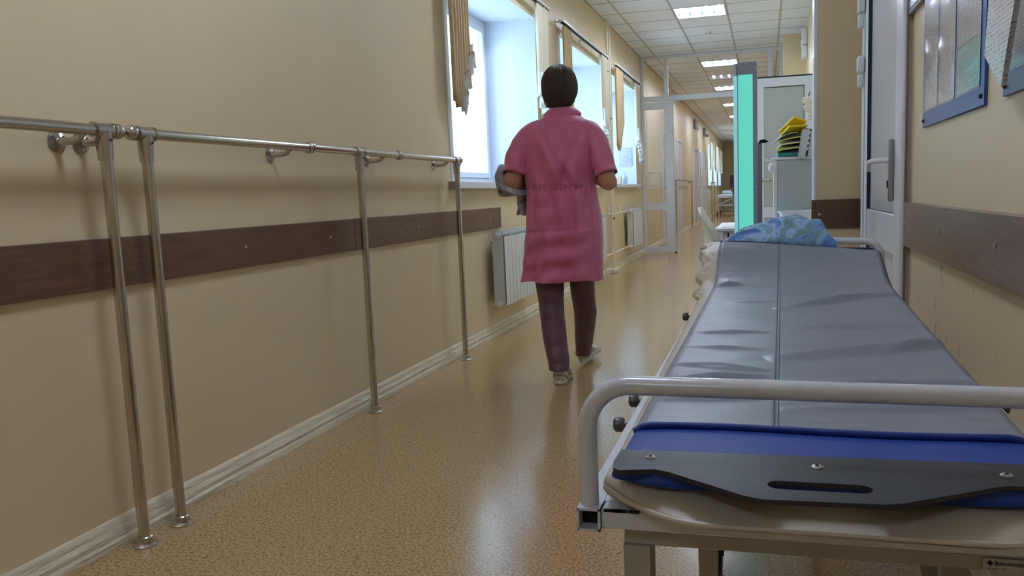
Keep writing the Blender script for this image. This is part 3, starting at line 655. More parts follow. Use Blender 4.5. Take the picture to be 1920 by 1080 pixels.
# ================================================================== RIGHT WALL THINGS
def on_r(px, py, x=.5135): return P(px, py, x=x)
def info_board(name, label, y0, y1, z0, z1, pockets, group=None):
    t = thing(name, (XR+.02, (y0+y1)/2, z0), label, 'notice board')
    g = MB(); g.box(XR+.012, XR+.0199, y0, y1, z0, z1, .002); g.build('board_panel', M['boardblue'], t)
    for (a, b, c_, d, mm) in pockets:
        pg = MB(); n_ = 24
        pg.grid(lambda u, v: Vector((XR+.0105-.0015*math.sin(PI*v)*math.sin(PI*u)-.0006*nz(u*3, v*7, a*9), a+(b-a)*u, c_+(d-c_)*v)), 10, n_); pp = pg.build('printed_page', mm, t, smooth=180, fix=False)
        pg = MB(); pg.grid(lambda u, v: Vector((XR+.0075-.002*math.sin(PI*v)*math.sin(PI*u)-.001*nz(u*3+4, v*5, a*7), a-.008+(b-a+.016)*u, c_-.008+(d-c_+.01)*v)), 12, 30)
        pg.build('clear_pocket', M['pocket'], t, smooth=180, fix=False)
    for y, z in ((y0+.03, z0+.025), (y1-.02, z0+.022)):
        g = MB(); g.lathe([(.006, 0), (.006, -.004), (.003, -.006)], (XR+.0125, y, z), 12, None, 'x'); g.build('fixing_pin', M['dark'], t)
    return t
info_board('notice_board', 'blue notice board with three clear pockets of printed sheets beside the white door', 2.232, 3.045, 1.175, 1.95,
           [(2.80, 3.0, 1.228, 1.56, M['page']), (2.56, 2.775, 1.228, 1.62, M['page']), (2.275, 2.53, 1.228, 1.355, M['page2']), (2.275, 2.53, 1.355, 1.66, M['page'])])
info_board('notice_board', 'blue notice board with grey sheets at the right edge of the picture', 1.2, 2.07, 1.178, 1.95, [(1.62, 2.0, 1.235, 1.6, M['page3']), (1.25, 1.6, 1.235, 1.6, M['page'])])
g = MB(); g.box(XR+.004, XR+.02, 3.07, 3.40, 1.598, 1.95, .002, M['kgrey']); g.box(XR+.002, XR+.005, 3.085, 3.385, 1.613, 1.94, 0, page_material('sign_page', (88, 98, 150), (160, 166, 200), 40))
one(g, 'wall_sign', None, 'dark blue framed sign at the top edge between the white door and the notice board', 'sign', origin=(XR+.02, 3.2, 1.6))
# a wad of leaflets hanging askew between the boards
t = thing('hanging_leaflets', (XR, 2.05, 1.2), 'wad of printed leaflets hanging askew in front of the right notice board', 'leaflets')
q0, q1, q2, q3 = P(1858, -60, x=.455), P(1846, 105, x=.465), P(1876, 163, x=.47), P(1912, -60, x=.455)
for k in range(5):
    off = Vector((.0022*k, -.0008*k, .0006*k)); g = MB(); g.prism([q0+off, q1+off, q2+off, q3+off], (.0016, 0, 0)); g.build('leaflet', M['page3'] if k == 0 else M['page'], t, smooth=0)
g = MB(); g.box(.46, XR+.01, 2.0, 2.08, 1.5, 1.508); g.build('hook_strip', M['tray'], t)
g = MB(); p_ = on_r(1510, 80); g.box(XR-.05, XR+.02, 11.2, 11.55, 2.78, 2.98, .01, M['white']); g.box(XR-.045, XR+.02, 11.25, 11.5, 2.62, 2.77, .01, M['white']); g.lathe([(.02, 0), (.02, -.008)], (XR-.05, 11.37, 2.88), 14, M['greyb'], 'x')
one(g, 'alarm_box', None, 'white alarm box high on the right wall before the far pier', 'alarm box', origin=(XR, 11.4, 2.7))

# ================================================================== HOSPITAL TROLLEY
bl, brx, by0, by1, bz = -.236, .3946, .981, 3.02, .6
t = thing('hospital_trolley', (.08, 2.0, 0), 'white metal hospital trolley in the foreground at the right wall', 'hospital trolley')
bed = t
th = .03
def hollow(mb_, y, x, z, s, L_):      # open end of a square tube
    mb_.box(x, x+s, y, y+L_, z, z+.003, 0, M['enamel']); mb_.box(x, x+s, y, y+L_, z+s-.003, z+s, 0, M['enamel'])
    mb_.box(x, x+.003, y, y+L_, z, z+s, 0, M['enamel']); mb_.box(x+s-.003, x+s, y, y+L_, z, z+s, 0, M['enamel']); mb_.box(x+.003, x+s-.003, y+.02, y+L_, z+.003, z+s-.003, 0, M['dark'])
g = MB(); hollow(g, by0-.004, bl, bz-th, th, .1); hollow(g, by0-.004, brx-th, bz-th, th, .1)
g.box(bl, bl+th, by0+.09, by1, bz-th, bz, .002, M['enamel']); g.box(brx-th, brx, by0+.09, by1, bz-th, bz, .002, M['enamel'])
g.box(bl+th, brx-th, by0, by0+.03, bz-th+.002, bz-.001, .002, M['enamel']); g.box(bl+th, brx-th, by1-.03, by1, bz-th+.002, bz-.001, .002, M['enamel'])
for y in (1.5, 2.0, 2.45): g.box(bl+th, brx-th, y, y+.03, bz-th, bz-.002, 0, M['enamel'])
g.box(bl+th, bl+.06, by0+.03, by1-.03, bz-.006, bz-.001, 0, M['enamel']); g.box(brx-.06, brx-th, by0+.03, by1-.03, bz-.006, bz-.001, 0, M['enamel'])
for px, py, w_ in ((1132, 957, .03), (1150, 958, .012), (1178, 960, .014)):
    c = P(px, py, y=by0-.001); g.box(c.x, c.x+w_, by0-.0012, by0+.002, bz-.004, bz-.0005, 0, M['dark'])
g.build('bed_frame', None, t)
# end rails (bent tube hoops)
def hoop(y, ztop, r, name, zrt=None):
    xl, xr_ = (bl+.013 if y < 2 else -.165), brx-.013; R = .058; zr_ = ztop if zrt is None else zrt
    pts = [Vector((xl, y, bz-.002)), Vector((xl, y, ztop-R-.01))]+arc((xl+R, y, ztop-R), R, PI, PI/2, 8, (1, 0, 0), (0, 0, 1))
    pts += arc((xr_-R, y, zr_-R), R, PI/2, 0, 8, (1, 0, 0), (0, 0, 1))+[Vector((xr_, y, zr_-R-.01)), Vector((xr_, y, bz-.002))]
    g = MB(); g.tube(pts, r, 20); return g.build(name, M['enamel'], t)
hoop(.998, .7575, .0122, 'foot_rail', .7535); hoop(3.0, .815, .0122, 'head_rail', .80)
# knobs on the side rails
for x, y, s_ in ((bl, 2.66, -1), (bl, 1.40, -1), (bl, 1.57, -1), (brx, 2.6, 1), (brx, 2.45, 1), (brx, 1.6, 1)):
    g = MB(); g.tube([(x, y, bz-.012), (x+.012*s_, y, bz-.012)], .006, 10); g.lathe([(.012, .01*s_), (.0135, .013*s_), (.0135, .024*s_), (.010, .028*s_)], (x, y, bz-.012), 14, None, 'x')
    g.build('clamp_knob', M['knob'], t)
# undercarriage
g = MB(); zu = .565
g.box(-.183, .34, 1.02, 1.045, .537, zu-.004, .002); g.box(-.183, .34, 2.75, 2.775, .537, zu-.004, .002)
g.box(-.183, -.155, 1.045, 2.75, .537, zu-.004, .002); g.box(.312, .34, 1.045, 2.75, .537, zu-.004, .002)
for x in (-.17, .325):
    for y in (1.1, 2.7): g.box(x-.01, x+.01, y-.01, y+.01, zu-.006, bz-th, 0)
g.build('undercarriage_frame', M['frame2'], t)
g = MB(); g.box(-.16, .33, 1.03, 2.76, zu-.001, zu+.003, 0); g.build('gap_strip', M['greyb'], t)
def leg(p0, p1, w_, d_, name='leg', wheel=True):
    g = MB(); p0, p1 = Vector(p0), Vector(p1); dz = p1-p0
    r0 = [p0+Vector((a*w_/2, b*d_/2, 0)) for a, b in ((-1, -1), (1, -1), (1, 1), (-1, 1))]; r1 = [p1+Vector((a*w_*.42, b*d_*.42, 0)) for a, b in ((-1, -1), (1, -1), (1, 1), (-1, 1))]
    g.loft([r0, r1]); o = g.build(name, M['frame2'], t, smooth=0)
    if wheel:
        g = MB(); g.lathe([(.02, -.012), (.045, -.013), (.05, -.008), (.05, .008), (.045, .013), (.02, .012)], (p1.x, p1.y, .05), 20, None, 'x'); g.box(p1.x-.018, p1.x+.018, p1.y-.012, p1.y+.012, .05, p1.z, .002); g.build('caster', M['tray'], o)
leg((-.166, 1.04, .538), (-.166, 1.06, .1), .035, .05)
leg((.322, 1.04, .538), (.322, 1.06, .1), .035, .05)
for (px0, px1, Yl, lean, pyy) in ((1308, 1347, 1.62, .0, 1035), (1366, 1396, 2.05, -.05, 1036), (1511, 1533, 2.72, .02, 1050), (1682, 1716, 1.75, .06, 1065), (1762, 1815, 1.45, .0, 1075)):
    a, b = P(px0, pyy, y=Yl), P(px1, pyy, y=Yl); c = (a+b)/2; leg((c.x, Yl, .516 if c.z < .516 else c.z), (c.x+lean, Yl+.02, .1), b.x-a.x, .035, 'brace_leg')
# label plate
yl = 1.0185; a, b = P(1842, 1045, y=yl), P(1842, 1069, y=yl)
lp = MB(); lp.box(a.x, a.x+.085, yl-.001, yl+.0015, b.z, a.z, .0004); lo = lp.build('label_plate', mat('label_grey', (186, 184, 176), rough=.4), t, smooth=0)
mw = lambda x, z: Matrix.Translation((x, yl-.0014, z)) @ Matrix.Rotation(PI/2, 4, 'X')
hh = a.z-b.z
text_mesh('\u25C6\u0417', .0075, 'label_logo', M['dark'], lo, mw(a.x+.004, a.z-.0085))
text_mesh('ДИНАМОВЕС', .0052, 'label_text', M['dark'], lo, mw(a.x+.014, a.z-.0082))
text_mesh('МЕТ  МАССА', .0050, 'label_text', M['dark'], lo, mw(a.x+.051, a.z-.0082))
text_mesh('модель   2011', .0034, 'label_text', M['greyb'], lo, mw(a.x+.006, a.z-.0135))

# board path: height of the transfer board's top along the trolley
BP = [(.86, .664), (.95, .666), (1.13, .667), (1.8, .682), (2.4, .698), (2.56, .704), (2.63, .715), (2.72, .750), (2.80, .786), (2.84, .803), (3.0, .826)]
def bzf(y):
    for (a, p), (b, q) in zip(BP[:-1], BP[1:]):
        if y <= b:
            u = max(0, (y-a)/(b-a)); return p+(q-p)*u
    return BP[-1][1]
def smooth_bz(y): return sum(bzf(y+d) for d in (-.04, -.02, 0, .02, .04))/5
def tilt(x, y): return -.075*(x-.09)*min(1, max(0, (y-2.62)/.16))
def skew(y): return .03*(y-1.0)/1.7
# mattress
g = MB(); rings = []; ny = 110
for i in range(ny+1):
    v = i/ny; y = .875+v*(3.0-.875); ring = []
    endk = max(0, 1-v*16)            # rounding at the near end
    endf = max(0, 1-(1-v)*20)
    top = smooth_bz(y)-.019-.030*endk**2.2-.02*endf**2
    th_ = .062+.01*math.sin(y*3) if v > .02 else .05
    bot = max(top-th_, bz+.001) if y < 2.5 else top-.055
    bot = bot-.0*endk
    if y < by0-.005: bot = bz+.001+.022*min(1, (by0-y)/.09)**1.5
    xl_, xr_ = -.205+.02*endk**3, .362-.02*endk**3
    if y > 2.5: xl_ = -.200+.008*math.sin(y*55)+.006*nz(y*12, 3); xr_ = .372
    N_ = 72
    for j in range(N_):
        a = 2*PI*j/N_; ca, sa = math.cos(a), math.sin(a); e = .34
        ux = math.copysign(abs(ca)**e, ca); uz = math.copysign(abs(sa)**.62, sa)
        x = (xl_+xr_)/2+ux*(xr_-xl_)/2; z = (top+bot)/2+uz*(top-bot)/2+tilt(x, y)
        yy = y
        if v < .12: yy = y+.085*(max(0, abs(ux)-.55)/.45)**1.8*endk+.028*(abs(ux)**5)*endk+.006*nz(x*9, z*20, 2); z += .004*nz(x*11, y*20, 7)*(1 if sa < .3 else .3)
        if y < .98: yy -= .0
        if ca < -.6 and y > 2.5: x += .010*math.sin(y*85+a*2.5)+.016*nz(y*26, a*3, 5)-.012; z += .006*nz(y*40, a*4, 9)
        ring.append(Vector((x, yy, z)))
    rings.append(ring)
g.loft(rings); mo = g.build('mattress', M['vinyl'], t, smooth=180)
md = mo.modifiers.new('sub', 'SUBSURF'); md.levels = 1; md.render_levels = 1
g = MB()
pp = []
for j in range(60):
    u = j/59; x = -.2+u*.56; pp.append((x, .888+.10*max(0, 1-u*4.2)**1.8+.10*max(0, 1-(1-u)*4.2)**1.8, .626))
g.tube(pp, .0035, 8); g.build('mattress_piping', M['vinyl'], mo)
# back rest frame
g = MB()
for x in (-.17, .33): g.tube([(x, 2.5, bz-.01), (x, 2.62, .625), (x, 2.95, .755)], .01, 10)
g.build('backrest_frame', M['enamel'], t)

# transfer board: blue padded board in a grey sliding sleeve with black end plate
t = thing('patient_transfer_board', (.07, 1.0, .65), 'grey and blue patient transfer board lying on the trolley mattress', 'transfer board')
bw0, bw1 = -.183, .322
def bx(u, y): return bw0+(bw1-bw0)*u+skew(y)
g = MB(); rings = []
for i in range(121):
    y = .935+i*(2.845-.935)/120; ring = []; nrm = .016
    for j in range(40):
        a = 2*PI*j/40; ca, sa = math.cos(a), math.sin(a); ux = math.copysign(abs(ca)**.22, ca); uz = math.copysign(abs(sa)**.5, sa)
        x = bx(.5+.5*ux*(1-(.05 if i < 1 else 0)), y); z = smooth_bz(y)-.009+uz*.0085+tilt(x, y); ring.append(Vector((x, y+(.02*abs(ux)**8 if i == 0 else 0), z)))
    rings.append(ring)
g.loft(rings); pad = g.build('padded_board', M['blue'], t, smooth=60)
def ridge(x, y, x0, y0, dx, dy, w_, L_):
    l = math.hypot(dx, dy); ex, ey = dx/l, dy/l; rx, ry = x-x0, y-y0; al = rx*ex+ry*ey; pe = -rx*ey+ry*ex
    return math.exp(-(pe/w_)**2)*max(0, 1-abs(al/L_-.5)*2)**.5 if 0 < al < L_ else 0
RID = [(.02, 2.1, .3, .22, .016, .42, .007), (.0, 1.55, .35, .14, .02, .4, .006), (.0, 1.85, .3, .03, .014, .36, .003), (-.17, 1.5, .2, -.05, .012, .18, .004), (-.17, 1.65, .2, -.02, .010, .18, .003),
       (-.16, 1.8, .2, .01, .008, .17, .003), (-.17, 1.38, .2, .05, .014, .18, .004), (.03, 1.35, .3, .06, .02, .33, .004), (.02, 1.22, .3, .04, .012, .33, .003), (-.17, 1.25, .2, .03, .01, .17, .0035),
       (.2, 1.6, .14, .1, .012, .2, .004), (-.1, 2.2, .12, .01, .006, .14, .002), (.03, 2.3, .3, .02, .008, .3, .002), (-.15, 2.5, .08, .04, .012, .09, .006)]
def sleeve_fn(u, v):
    y = 1.125+v*(2.838-1.125); y += .006*math.sin(u*7)*(1-min(1, v*10)); x = bx(.5+(u-.5)*1.01, y)
    wr = 2.7*sum(h_*ridge(x, y, a, b, c_, d, w_, L_) for a, b, c_, d, w_, L_, h_ in RID)
    wr += .0024*nz(x*6, y*11, 1)+.0012*nz(x*14, y*34, 2)
    if y > 2.56: wr += .004*max(0, nz(x*9+3, y*9, 4))+.003*math.exp(-((x+.10)/.05)**2-((y-2.66)/.04)**2)
    dv = min(u, 1-u); s_ = min(1, dv*30)
    sx = bx(.5, y)-.06-.0*y; wr -= .0012*math.exp(-((x-sx)/.0025)**2)
    z = smooth_bz(y)+.0022+tilt(x, y)+wr*s_
    if s_ < 1: z -= .010*(1-s_)**2
    return Vector((x, y, z))
g = MB(); g.grid(sleeve_fn, 170, 330); so = g.build('sliding_sleeve', M['grey'], t, smooth=180)
md = so.modifiers.new('s', 'SOLIDIFY'); md.thickness = .0012; md.offset = 1
g = MB(); pts = []
def seamline(dx, hz, n=140):
    out = []
    for i in range(n+1):
        v = i/n; y = 1.127+v*(2.83-1.127); xx = bx(.5, y)-.06; u = .5+(xx+dx-bx(.5, y))/((bw1-bw0)*1.01); q = sleeve_fn(u, v); out.append(q+Vector((0, 0, hz)))
    return out
g.tube(seamline(-.003, .0018), .0016, 6); g.tube(seamline(.003, .0018), .0016, 6); g.build('centre_seam', M['seam'], so)
# folded blue edge where the sleeve begins, navy end binding at the head
g = MB(); g.tube([Vector((bx(u, 1.125)-.002, 1.122+.006*math.sin(u*7), smooth_bz(1.12)+.003-.01*max(0, 1-min(u, 1-u)*30))) for u in [i/40 for i in range(41)]], .0052, 10); g.build('blue_binding', M['blue'], t)
g = MB(); g.tube([Vector((bx(u, 2.842), 2.845+.004*math.sin(u*5), smooth_bz(2.842)-.006+tilt(bx(u, 2.84), 2.842)+.004*math.sin(u*8)-.012*max(0, 1-(1-u)*14)**2)) for u in [i/60 for i in range(61)]], .0095, 12); g.build('navy_binding', M['navy'], t)
g = MB(); g.tube([sleeve_fn(1.0, v)+Vector((.001, 0, -.004)) for v in [i/80 for i in range(81)]], .0035, 8); g.build('side_binding', M['navy'], t)
# end plate
zp = smooth_bz(.95)+.0035
out = [P(*q, z=zp) for q in ((1165, 845), (1152, 868), (1150, 879), (1160, 884), (1228, 882), (1256, 888), (1395, 932), (1430, 939), (1660, 949), (1695, 947), (1865, 917), (1890, 914))]
re_ = bx(1, .95); out += [Vector((re_-.008, out[-1].y+.001, zp)), Vector((re_-.001, out[0].y-.03, zp)), Vector((re_-.003, out[0].y+.012, zp))]
s0, s1 = P(1462, 912, z=zp), P(1613, 920, z=zp); sr = .0135
slot = [(s0.x-sr*math.sin(PI*k/10), s0.y+sr*math.cos(PI*k/10)) for k in range(11)]+[(s1.x+sr*math.sin(PI*k/10), s1.y-sr*math.cos(PI*k/10)) for k in range(11)]
po = poly_holes([(p.x, p.y) for p in out], [slot], .0045, 'handle_plate', M['blackp'], t, (0, 0, zp-.001))
for q in ((1220, 859), (1532, 877), (1888, 893)):
    c = P(*q, z=zp+.001); g = MB(); g.lathe([(.0072, 0), (.0072, .0012), (.005, .0026), (.0022, .0028)], (c.x, c.y, zp+.0012), 20); s_ = g.build('rivet', M['screw'], t)
    g = MB(); g.lathe([(.0022, 0), (.0022, .0006)], (c.x, c.y, zp+.0040), 10); g.build('rivet_hole', M['dark'], s_)

# crumpled printed sheet on the head end
def blob(x0, x1, y0, y1, zf, amp, seed, nu=90, nv=50, zb=.8):
    g = MB()
    def fn(u, v):
        x = x0+(x1-x0)*u; y = y0+(y1-y0)*v; e = min(u, 1-u, v, 1-v)*2; env = min(1, e*3.2)**.6
        f = amp*(nz(x*14, y*16, seed)+.6*abs(nz(x*24+5, y*30, seed+2)))+.006*math.sin((x*40+y*25))*nz(x*8, y*8, 9)
        return Vector((x+.012*nz(x*15, y*15, seed+6), y+.015*nz(x*13, y*15, seed+8), zf(u, v)*env+zb+tilt(x, y)+f*env))
    g.grid(fn, nu, nv); return g
g = blob(-.135, .235, 2.87, 3.16, lambda u, v: (.062+.022*math.sin(PI*min(1, u*.8+.1)))*lerp([(0, .35), (.3, .75), (.5, 1), (.85, 1.1), (1, .9)], u), .020, 11, zb=.792)
o = one(g, 'bed_sheet', M['blanket'], 'crumpled blue and green patterned sheet on the head end of the trolley', 'bed sheet', origin=(.05, 3.0, .79), smooth=180)
md = o.modifiers.new('s', 'SOLIDIFY'); md.thickness = .003

# ================================================================== RECEPTION CORNER
# desk
dz = .755; dx0, dx1, dy0, dy1 = -.305, .42, 5.12, 5.95
t = thing('white_desk', (.05, 5.5, 0), 'small white desk behind the trolley by the wall stub', 'desk')
g = MB(); g.box(dx0, dx1, dy0, dy1, dz-.02, dz, .004); g.build('desk_top', M['desk'], t)
for a, b in (((dx0+.03, dy0+.03), 0), ((dx1-.03, dy0+.03), 0), ((dx0+.03, dy1-.03), 0), ((dx1-.03, dy1-.03), 0)):
    g = MB(); g.box(a[0]-.02, a[0]+.02, a[1]-.02, a[1]+.02, 0, dz-.02, .003); g.build('leg', M['desk'], t)
g = MB(); g.box(dx0+.05, dx1-.05, dy0+.04, dy0+.055, dz-.14, dz-.02); g.build('apron', M['desk'], t)
g = MB(); g.box(dx0+.075, dx0+.085, dy0+.03, dy0+.04, dz-.16, dz-.03); g.build('apron_slot', M['dark'], t)
p_ = P(1350, 424, z=dz); g = B(-.27, -.1, 5.2, 5.55, dz, dz+.004)
one(g, 'paper_sheet', mat('white_paper', (240, 238, 232), rough=.6), 'white papers lying at the left end of the desk', 'paper', origin=(-.2, 5.4, dz), smooth=0)
# hutch
hx0, hx1, hy = .07, .47, 5.6; hz1 = 1.178
t = thing('desk_hutch', (.25, 5.6, dz), 'pale grey-blue upright shelf unit standing on the white desk', 'shelf unit')
g = MB(); g.box(hx0, hx1, hy, hy+.02, dz, hz1-.012, .002); g.build('back_panel', M['hutch'], t)
g = MB(); g.box(hx0-.022, hx0, hy-.005, hy+.3, dz, hz1-.012, .002); g.build('side_panel', M['white'], t)
g = MB(); g.box(hx1-.02, hx1, hy+.02, hy+.3, dz, hz1-.012, .002); g.build('side_panel', M['white'], t)
g = MB(); g.box(hx0-.035, hx1+.0, hy-.015, hy+.31, hz1-.012, hz1+.004, .003); g.build('top_shelf', M['desk'], t)
g = MB(); c = Vector((hx0-.03, hy-.03, hz1-.06))
g.lathe([(.012, -.03), (.022, -.02), (.026, .0), (.022, .02), (.012, .03)], c, 14); g.tube([c+Vector((.0, 0, .03)), c+Vector((-.01, 0, .05)), c+Vector((-.04, 0, .053))], .005, 8)
one(g, 'paper_roll', M['white'], 'small white roll hanging at the upper left corner of the shelf unit', 'roll', origin=c)
g = MB()
for k in range(3):
    a = k*2.1; g.tube([c+Vector((0, 0, .045)), c+Vector((-.045, -.01*k, .05+.004*k))], .003, 6)
one(g, 'curled_tape', M['white'], 'white curled tape ends above the small roll on the shelf unit corner', 'tape', origin=c+Vector((0, 0, .045)))
# basin
c = Vector((.19, 5.42, dz)); g = MB()
R_ = [[Vector((c.x+sx*w_, c.y+sy*d_, dz+z)) for sx, sy in [(math.copysign(abs(math.cos(2*PI*j/40))**.5, math.cos(2*PI*j/40)), math.copysign(abs(math.sin(2*PI*j/40))**.5, math.sin(2*PI*j/40))) for j in range(40)]] for w_, d_, z in ((.085, .09, .001), (.095, .10, .02), (.112, .115, .075), (.122, .125, .078), (.122, .125, .084), (.106, .11, .083), (.09, .095, .01))]
g.loft(R_)
one(g, 'plastic_basin', M['white'], 'white plastic basin on the desk in front of the shelf unit', 'basin', origin=c)
# letter trays and folders
sx, sy = .155, 5.66
def sheetbox(name, m_, x0, x1, y0, y1, z, th_, rot_, label, cat, droop=0., pitch=0.):
    g = MB(); r = Matrix.Rotation(rot_, 4, 'Z')
    def fn(u, v, k):
        return Vector((x0+(x1-x0)*u, y0+(y1-y0)*v, z+k*th_-droop*(1-u)**2+.3*droop*math.sin(PI*v)))
    a = [[fn(i/8, j/4, 0) for j in range(5)] for i in range(9)]; b = [[fn(i/8, j/4, 1) for j in range(5)] for i in range(9)]
    g.grid(lambda u, v: a[round(u*8)][round(v*4)], 8, 4); g.grid(lambda u, v: b[round(u*8)][round(v*4)], 8, 4)
    cen = Vector(((x0+x1)/2, (y0+y1)/2, 0))
    for v_ in g.bm.verts: q_ = r.to_3x3() @ (v_.co-cen); v_.co = cen+q_+Vector((0, 0, -pitch*q_.y+.35*pitch*q_.x))
    bm_ = g.bm; bmesh.ops.bridge_loops(bm_, edges=[e for e in bm_.edges if len(e.link_faces) == 1])
    return one(g, name, m_, label, cat, origin=((x0+x1)/2, (y0+y1)/2, z), smooth=30)
sheetbox('plastic_folder', M['bottle'], .085, .27, 5.62, 5.86, hz1+.005, .006, 0, 'pale blue folder at the bottom of the folder pile on the shelf unit', 'folder')
sheetbox('plastic_folder', M['teal'], .07, .27, 5.61, 5.85, hz1+.012, .022, .05, 'teal folder under the letter trays on the shelf unit', 'folder', 0)
tr = thing('letter_tray', (.2, 5.72, hz1+.036), 'black tiered letter tray holding folders on the shelf unit', 'letter tray')
for k in range(4):
    z = hz1+.040+k*.034; g = MB(); g.box(.10, .29, 5.60, 5.84, z, z+.004, .001); g.build('tray_shelf', M['tray'], tr)
g = MB()
for y in (5.6, 5.84): g.box(.285, .291, y-.004, y+.004, hz1+.034, hz1+.16, 0)
g.box(.2, .206, 5.845, 5.85, hz1+.034, hz1+.16); g.build('tray_post', M['tray'], tr)
FO = [(M['lime'], .056, 0.0, 'yellow-green folder in the lowest letter tray', .012), (mat('cream_folder', (232, 222, 178), rough=.5), .09, .1, 'cream papers in the second letter tray', .014), (M['lime'], .122, -.1, 'pale yellow folder in the third letter tray', .02)]
for k, (m_, dz_, ro, lab, dr_) in enumerate(FO):
    sheetbox('plastic_folder', m_, .075+.008*k, .262, 5.585, 5.82, hz1+dz_-.004+.0, .008, ro, lab, 'folder', dr_, .07)
sheetbox('envelope', M['klight'], .06, .18, 5.58, 5.74, hz1+.140, .004, .3, 'pale envelope sticking out left under the bright yellow folder', 'envelope', .03, .2)
sheetbox('plastic_folder', M['yellow'], .105, .235, 5.62, 5.78, hz1+.165, .012, .45, 'bright yellow folder lying askew below the topmost one', 'folder', .01, .42)
sheetbox('plastic_folder', M['yellow'], .115, .225, 5.62, 5.76, hz1+.20, .01, .75, 'bright yellow folder, topmost on the letter tray', 'folder', .0, .60)
sheetbox('document_case', M['tray'], .20, .30, 5.70, 5.83, hz1+.176, .012, -.5, 'black folder behind the bright yellow folders', 'folder', -.02)
# white magazine files hooked over the front edge of the top shelf
for (pb0, pb1, pt0, pt1, ybot, lab) in ((1495, 1509, 1504, 1519, 296, 'white paper holder hooked on the shelf unit, left of the two'), (1514, 1527, 1521, 1534, 292, 'white paper holder half hidden behind the wall stub')):
    yq = 5.545; b0, b1, t0, t1 = P(pb0, ybot, y=yq), P(pb1, ybot, y=yq), P(pt0, 244, y=yq), P(pt1, 244, y=yq)
    t = thing('paper_holder', ((b0+b1)/2), lab, 'paper holder')
    g = MB(); g.prism([b0, b1, t1, t0], (0, .003, 0)); g.prism([b0+Vector((0, .033, 0)), b1+Vector((0, .033, 0)), t1+Vector((0, .033, 0)), t0+Vector((0, .033, 0))], (0, .003, 0))
    g.prism([b0, b0+Vector((0, .036, 0)), t0+Vector((0, .036, 0)), t0], (.002, 0, 0)); g.build('holder_case', M['klight'], t, smooth=0)
    g = MB(); g.prism([b0+Vector((.008, .006, .01)), b1+Vector((-.004, .006, .01)), t1+Vector((-.004, .006, .008)), t0+Vector((.008, .006, .008))], (0, .022, 0)); g.build('holder_papers', M['page3'], t, smooth=0)
# orchid
oc = Vector((.33, 5.78, hz1+.004)); t = thing('potted_orchid', oc, 'white artificial orchid behind the magazine files', 'orchid')
g = MB(); g.lathe([(.03, 0), (.04, .07), (.044, .075), (.038, .07)], oc, 20); g.build('pot', M['white'], t)
for k, dx in enumerate((0, .03)):
    pts = [oc+Vector((dx*.3, 0, .06)), oc+Vector((-.02+dx, -.01, .2)), oc+Vector((-.045+dx, -.02, .30)), oc+Vector((-.06+dx, -.03, .38)), oc+Vector((-.05+dx, -.04, .42))]
    g = MB(); g.tube(pts, .0035, 8); g.build('stem', M['stem'], t)
    for j in range(7):
        u = .35+j*.1; q = pts[1].lerp(pts[3], min(1, u*1.0))+Vector((-.014+.028*(j % 2), -.02, .02*math.sin(j)))
        g = MB()
        for b_ in range(5):
            a = b_*2*PI/5+j; g.sphere(q+Vector((.015*math.cos(a), 0, .015*math.sin(a))), .014, (1, .35, 1), u=10, v=6)
        g.sphere(q+Vector((0, -.008, 0)), .005, u=8, v=6); g.build('blossom', M['petal'], t)
for a in (.4, 2.2, 4.0):
    g = MB(); g.grid(lambda u, v: oc+Vector((math.cos(a)*u*.09+(v-.5)*.03*math.sin(PI*u)*-math.sin(a), math.sin(a)*u*.09+(v-.5)*.03*math.sin(PI*u)*math.cos(a), .07+.03*math.sin(PI*u))), 8, 4); g.build('leaf', M['leafg'], t, smooth=180)
# chair
cx_, cy_ = -.312, 4.9
t = thing('plastic_chair', (cx_, cy_, 0), 'cream moulded plastic chair at the left of the white desk', 'chair')
def shell(u, v):    # backrest leaning left, wrapped
    z = .44+v*.45; lean = -.02-.035*max(0, v-.7)/.3; w_ = .20*(1-.25*v**4)
    y = cy_+(u-.5)*2*w_; x = cx_+lean+.075*(abs(u-.5)*2)**1.8*(1-.75*max(0, v-.55)/.45)
    return Vector((x-.02, y, z-.04*(abs(u-.5)*2)**3*v))
g = MB(); g.grid(shell, 24, 24); o = g.build('backrest', M['chair'], t, smooth=180); md = o.modifiers.new('s', 'SOLIDIFY'); md.thickness = .014
g = MB(); g.grid(lambda u, v: Vector((cx_-.03+.42*u, cy_+(v-.5)*.42, .44-.02*math.sin(PI*u)*math.sin(PI*v)-.02*u**6)), 20, 20); o = g.build('seat', M['chair'], t, smooth=180); md = o.modifiers.new('s', 'SOLIDIFY'); md.thickness = .014
for a, b in ((0, -1), (0, 1), (1, -1), (1, 1)):
    g = MB(); g.tube([(cx_+a*.36, cy_+b*.18, .43), (cx_-.03+a*.43, cy_+b*.22, 0)], [.017, .012], 12); g.build('leg', M['chair'], t)
# kiosk: free-standing air steriliser with a lit turquoise side
KY = 4.4; k0, k1, k2, k3 = P(1376, 300, y=KY).x, P(1385, 300, y=KY).x, P(1412, 300, y=KY).x, P(1420, 300, y=KY).x
kt = P(1400, 116, y=KY).z; kg1 = P(1400, 140, y=KY).z; kg0 = P(1400, 437, y=KY).z
t = thing('air_steriliser', ((k0+k3)/2, KY, 0), 'tall narrow floor-standing air steriliser with glowing turquoise panel', 'air steriliser')
g = MB(); g.box(k1-.006, k3, KY, KY+.17, .03, kt, .004); g.build('housing', M['kgrey'], t)
g = MB(); g.box(k0+.002, k3+.03, KY-.04, KY+.19, 0, .03, .006); g.build('base_plate', M['kgrey'], t)
g = MB(); g.box(k0, k1-.0065, KY+.004, KY+.165, kg1-.002, kt-.004, .003); g.box(k0, k1-.0065, KY+.004, KY+.165, .03, kg0-.02, .003); g.build('side_housing', M['klight'], t)
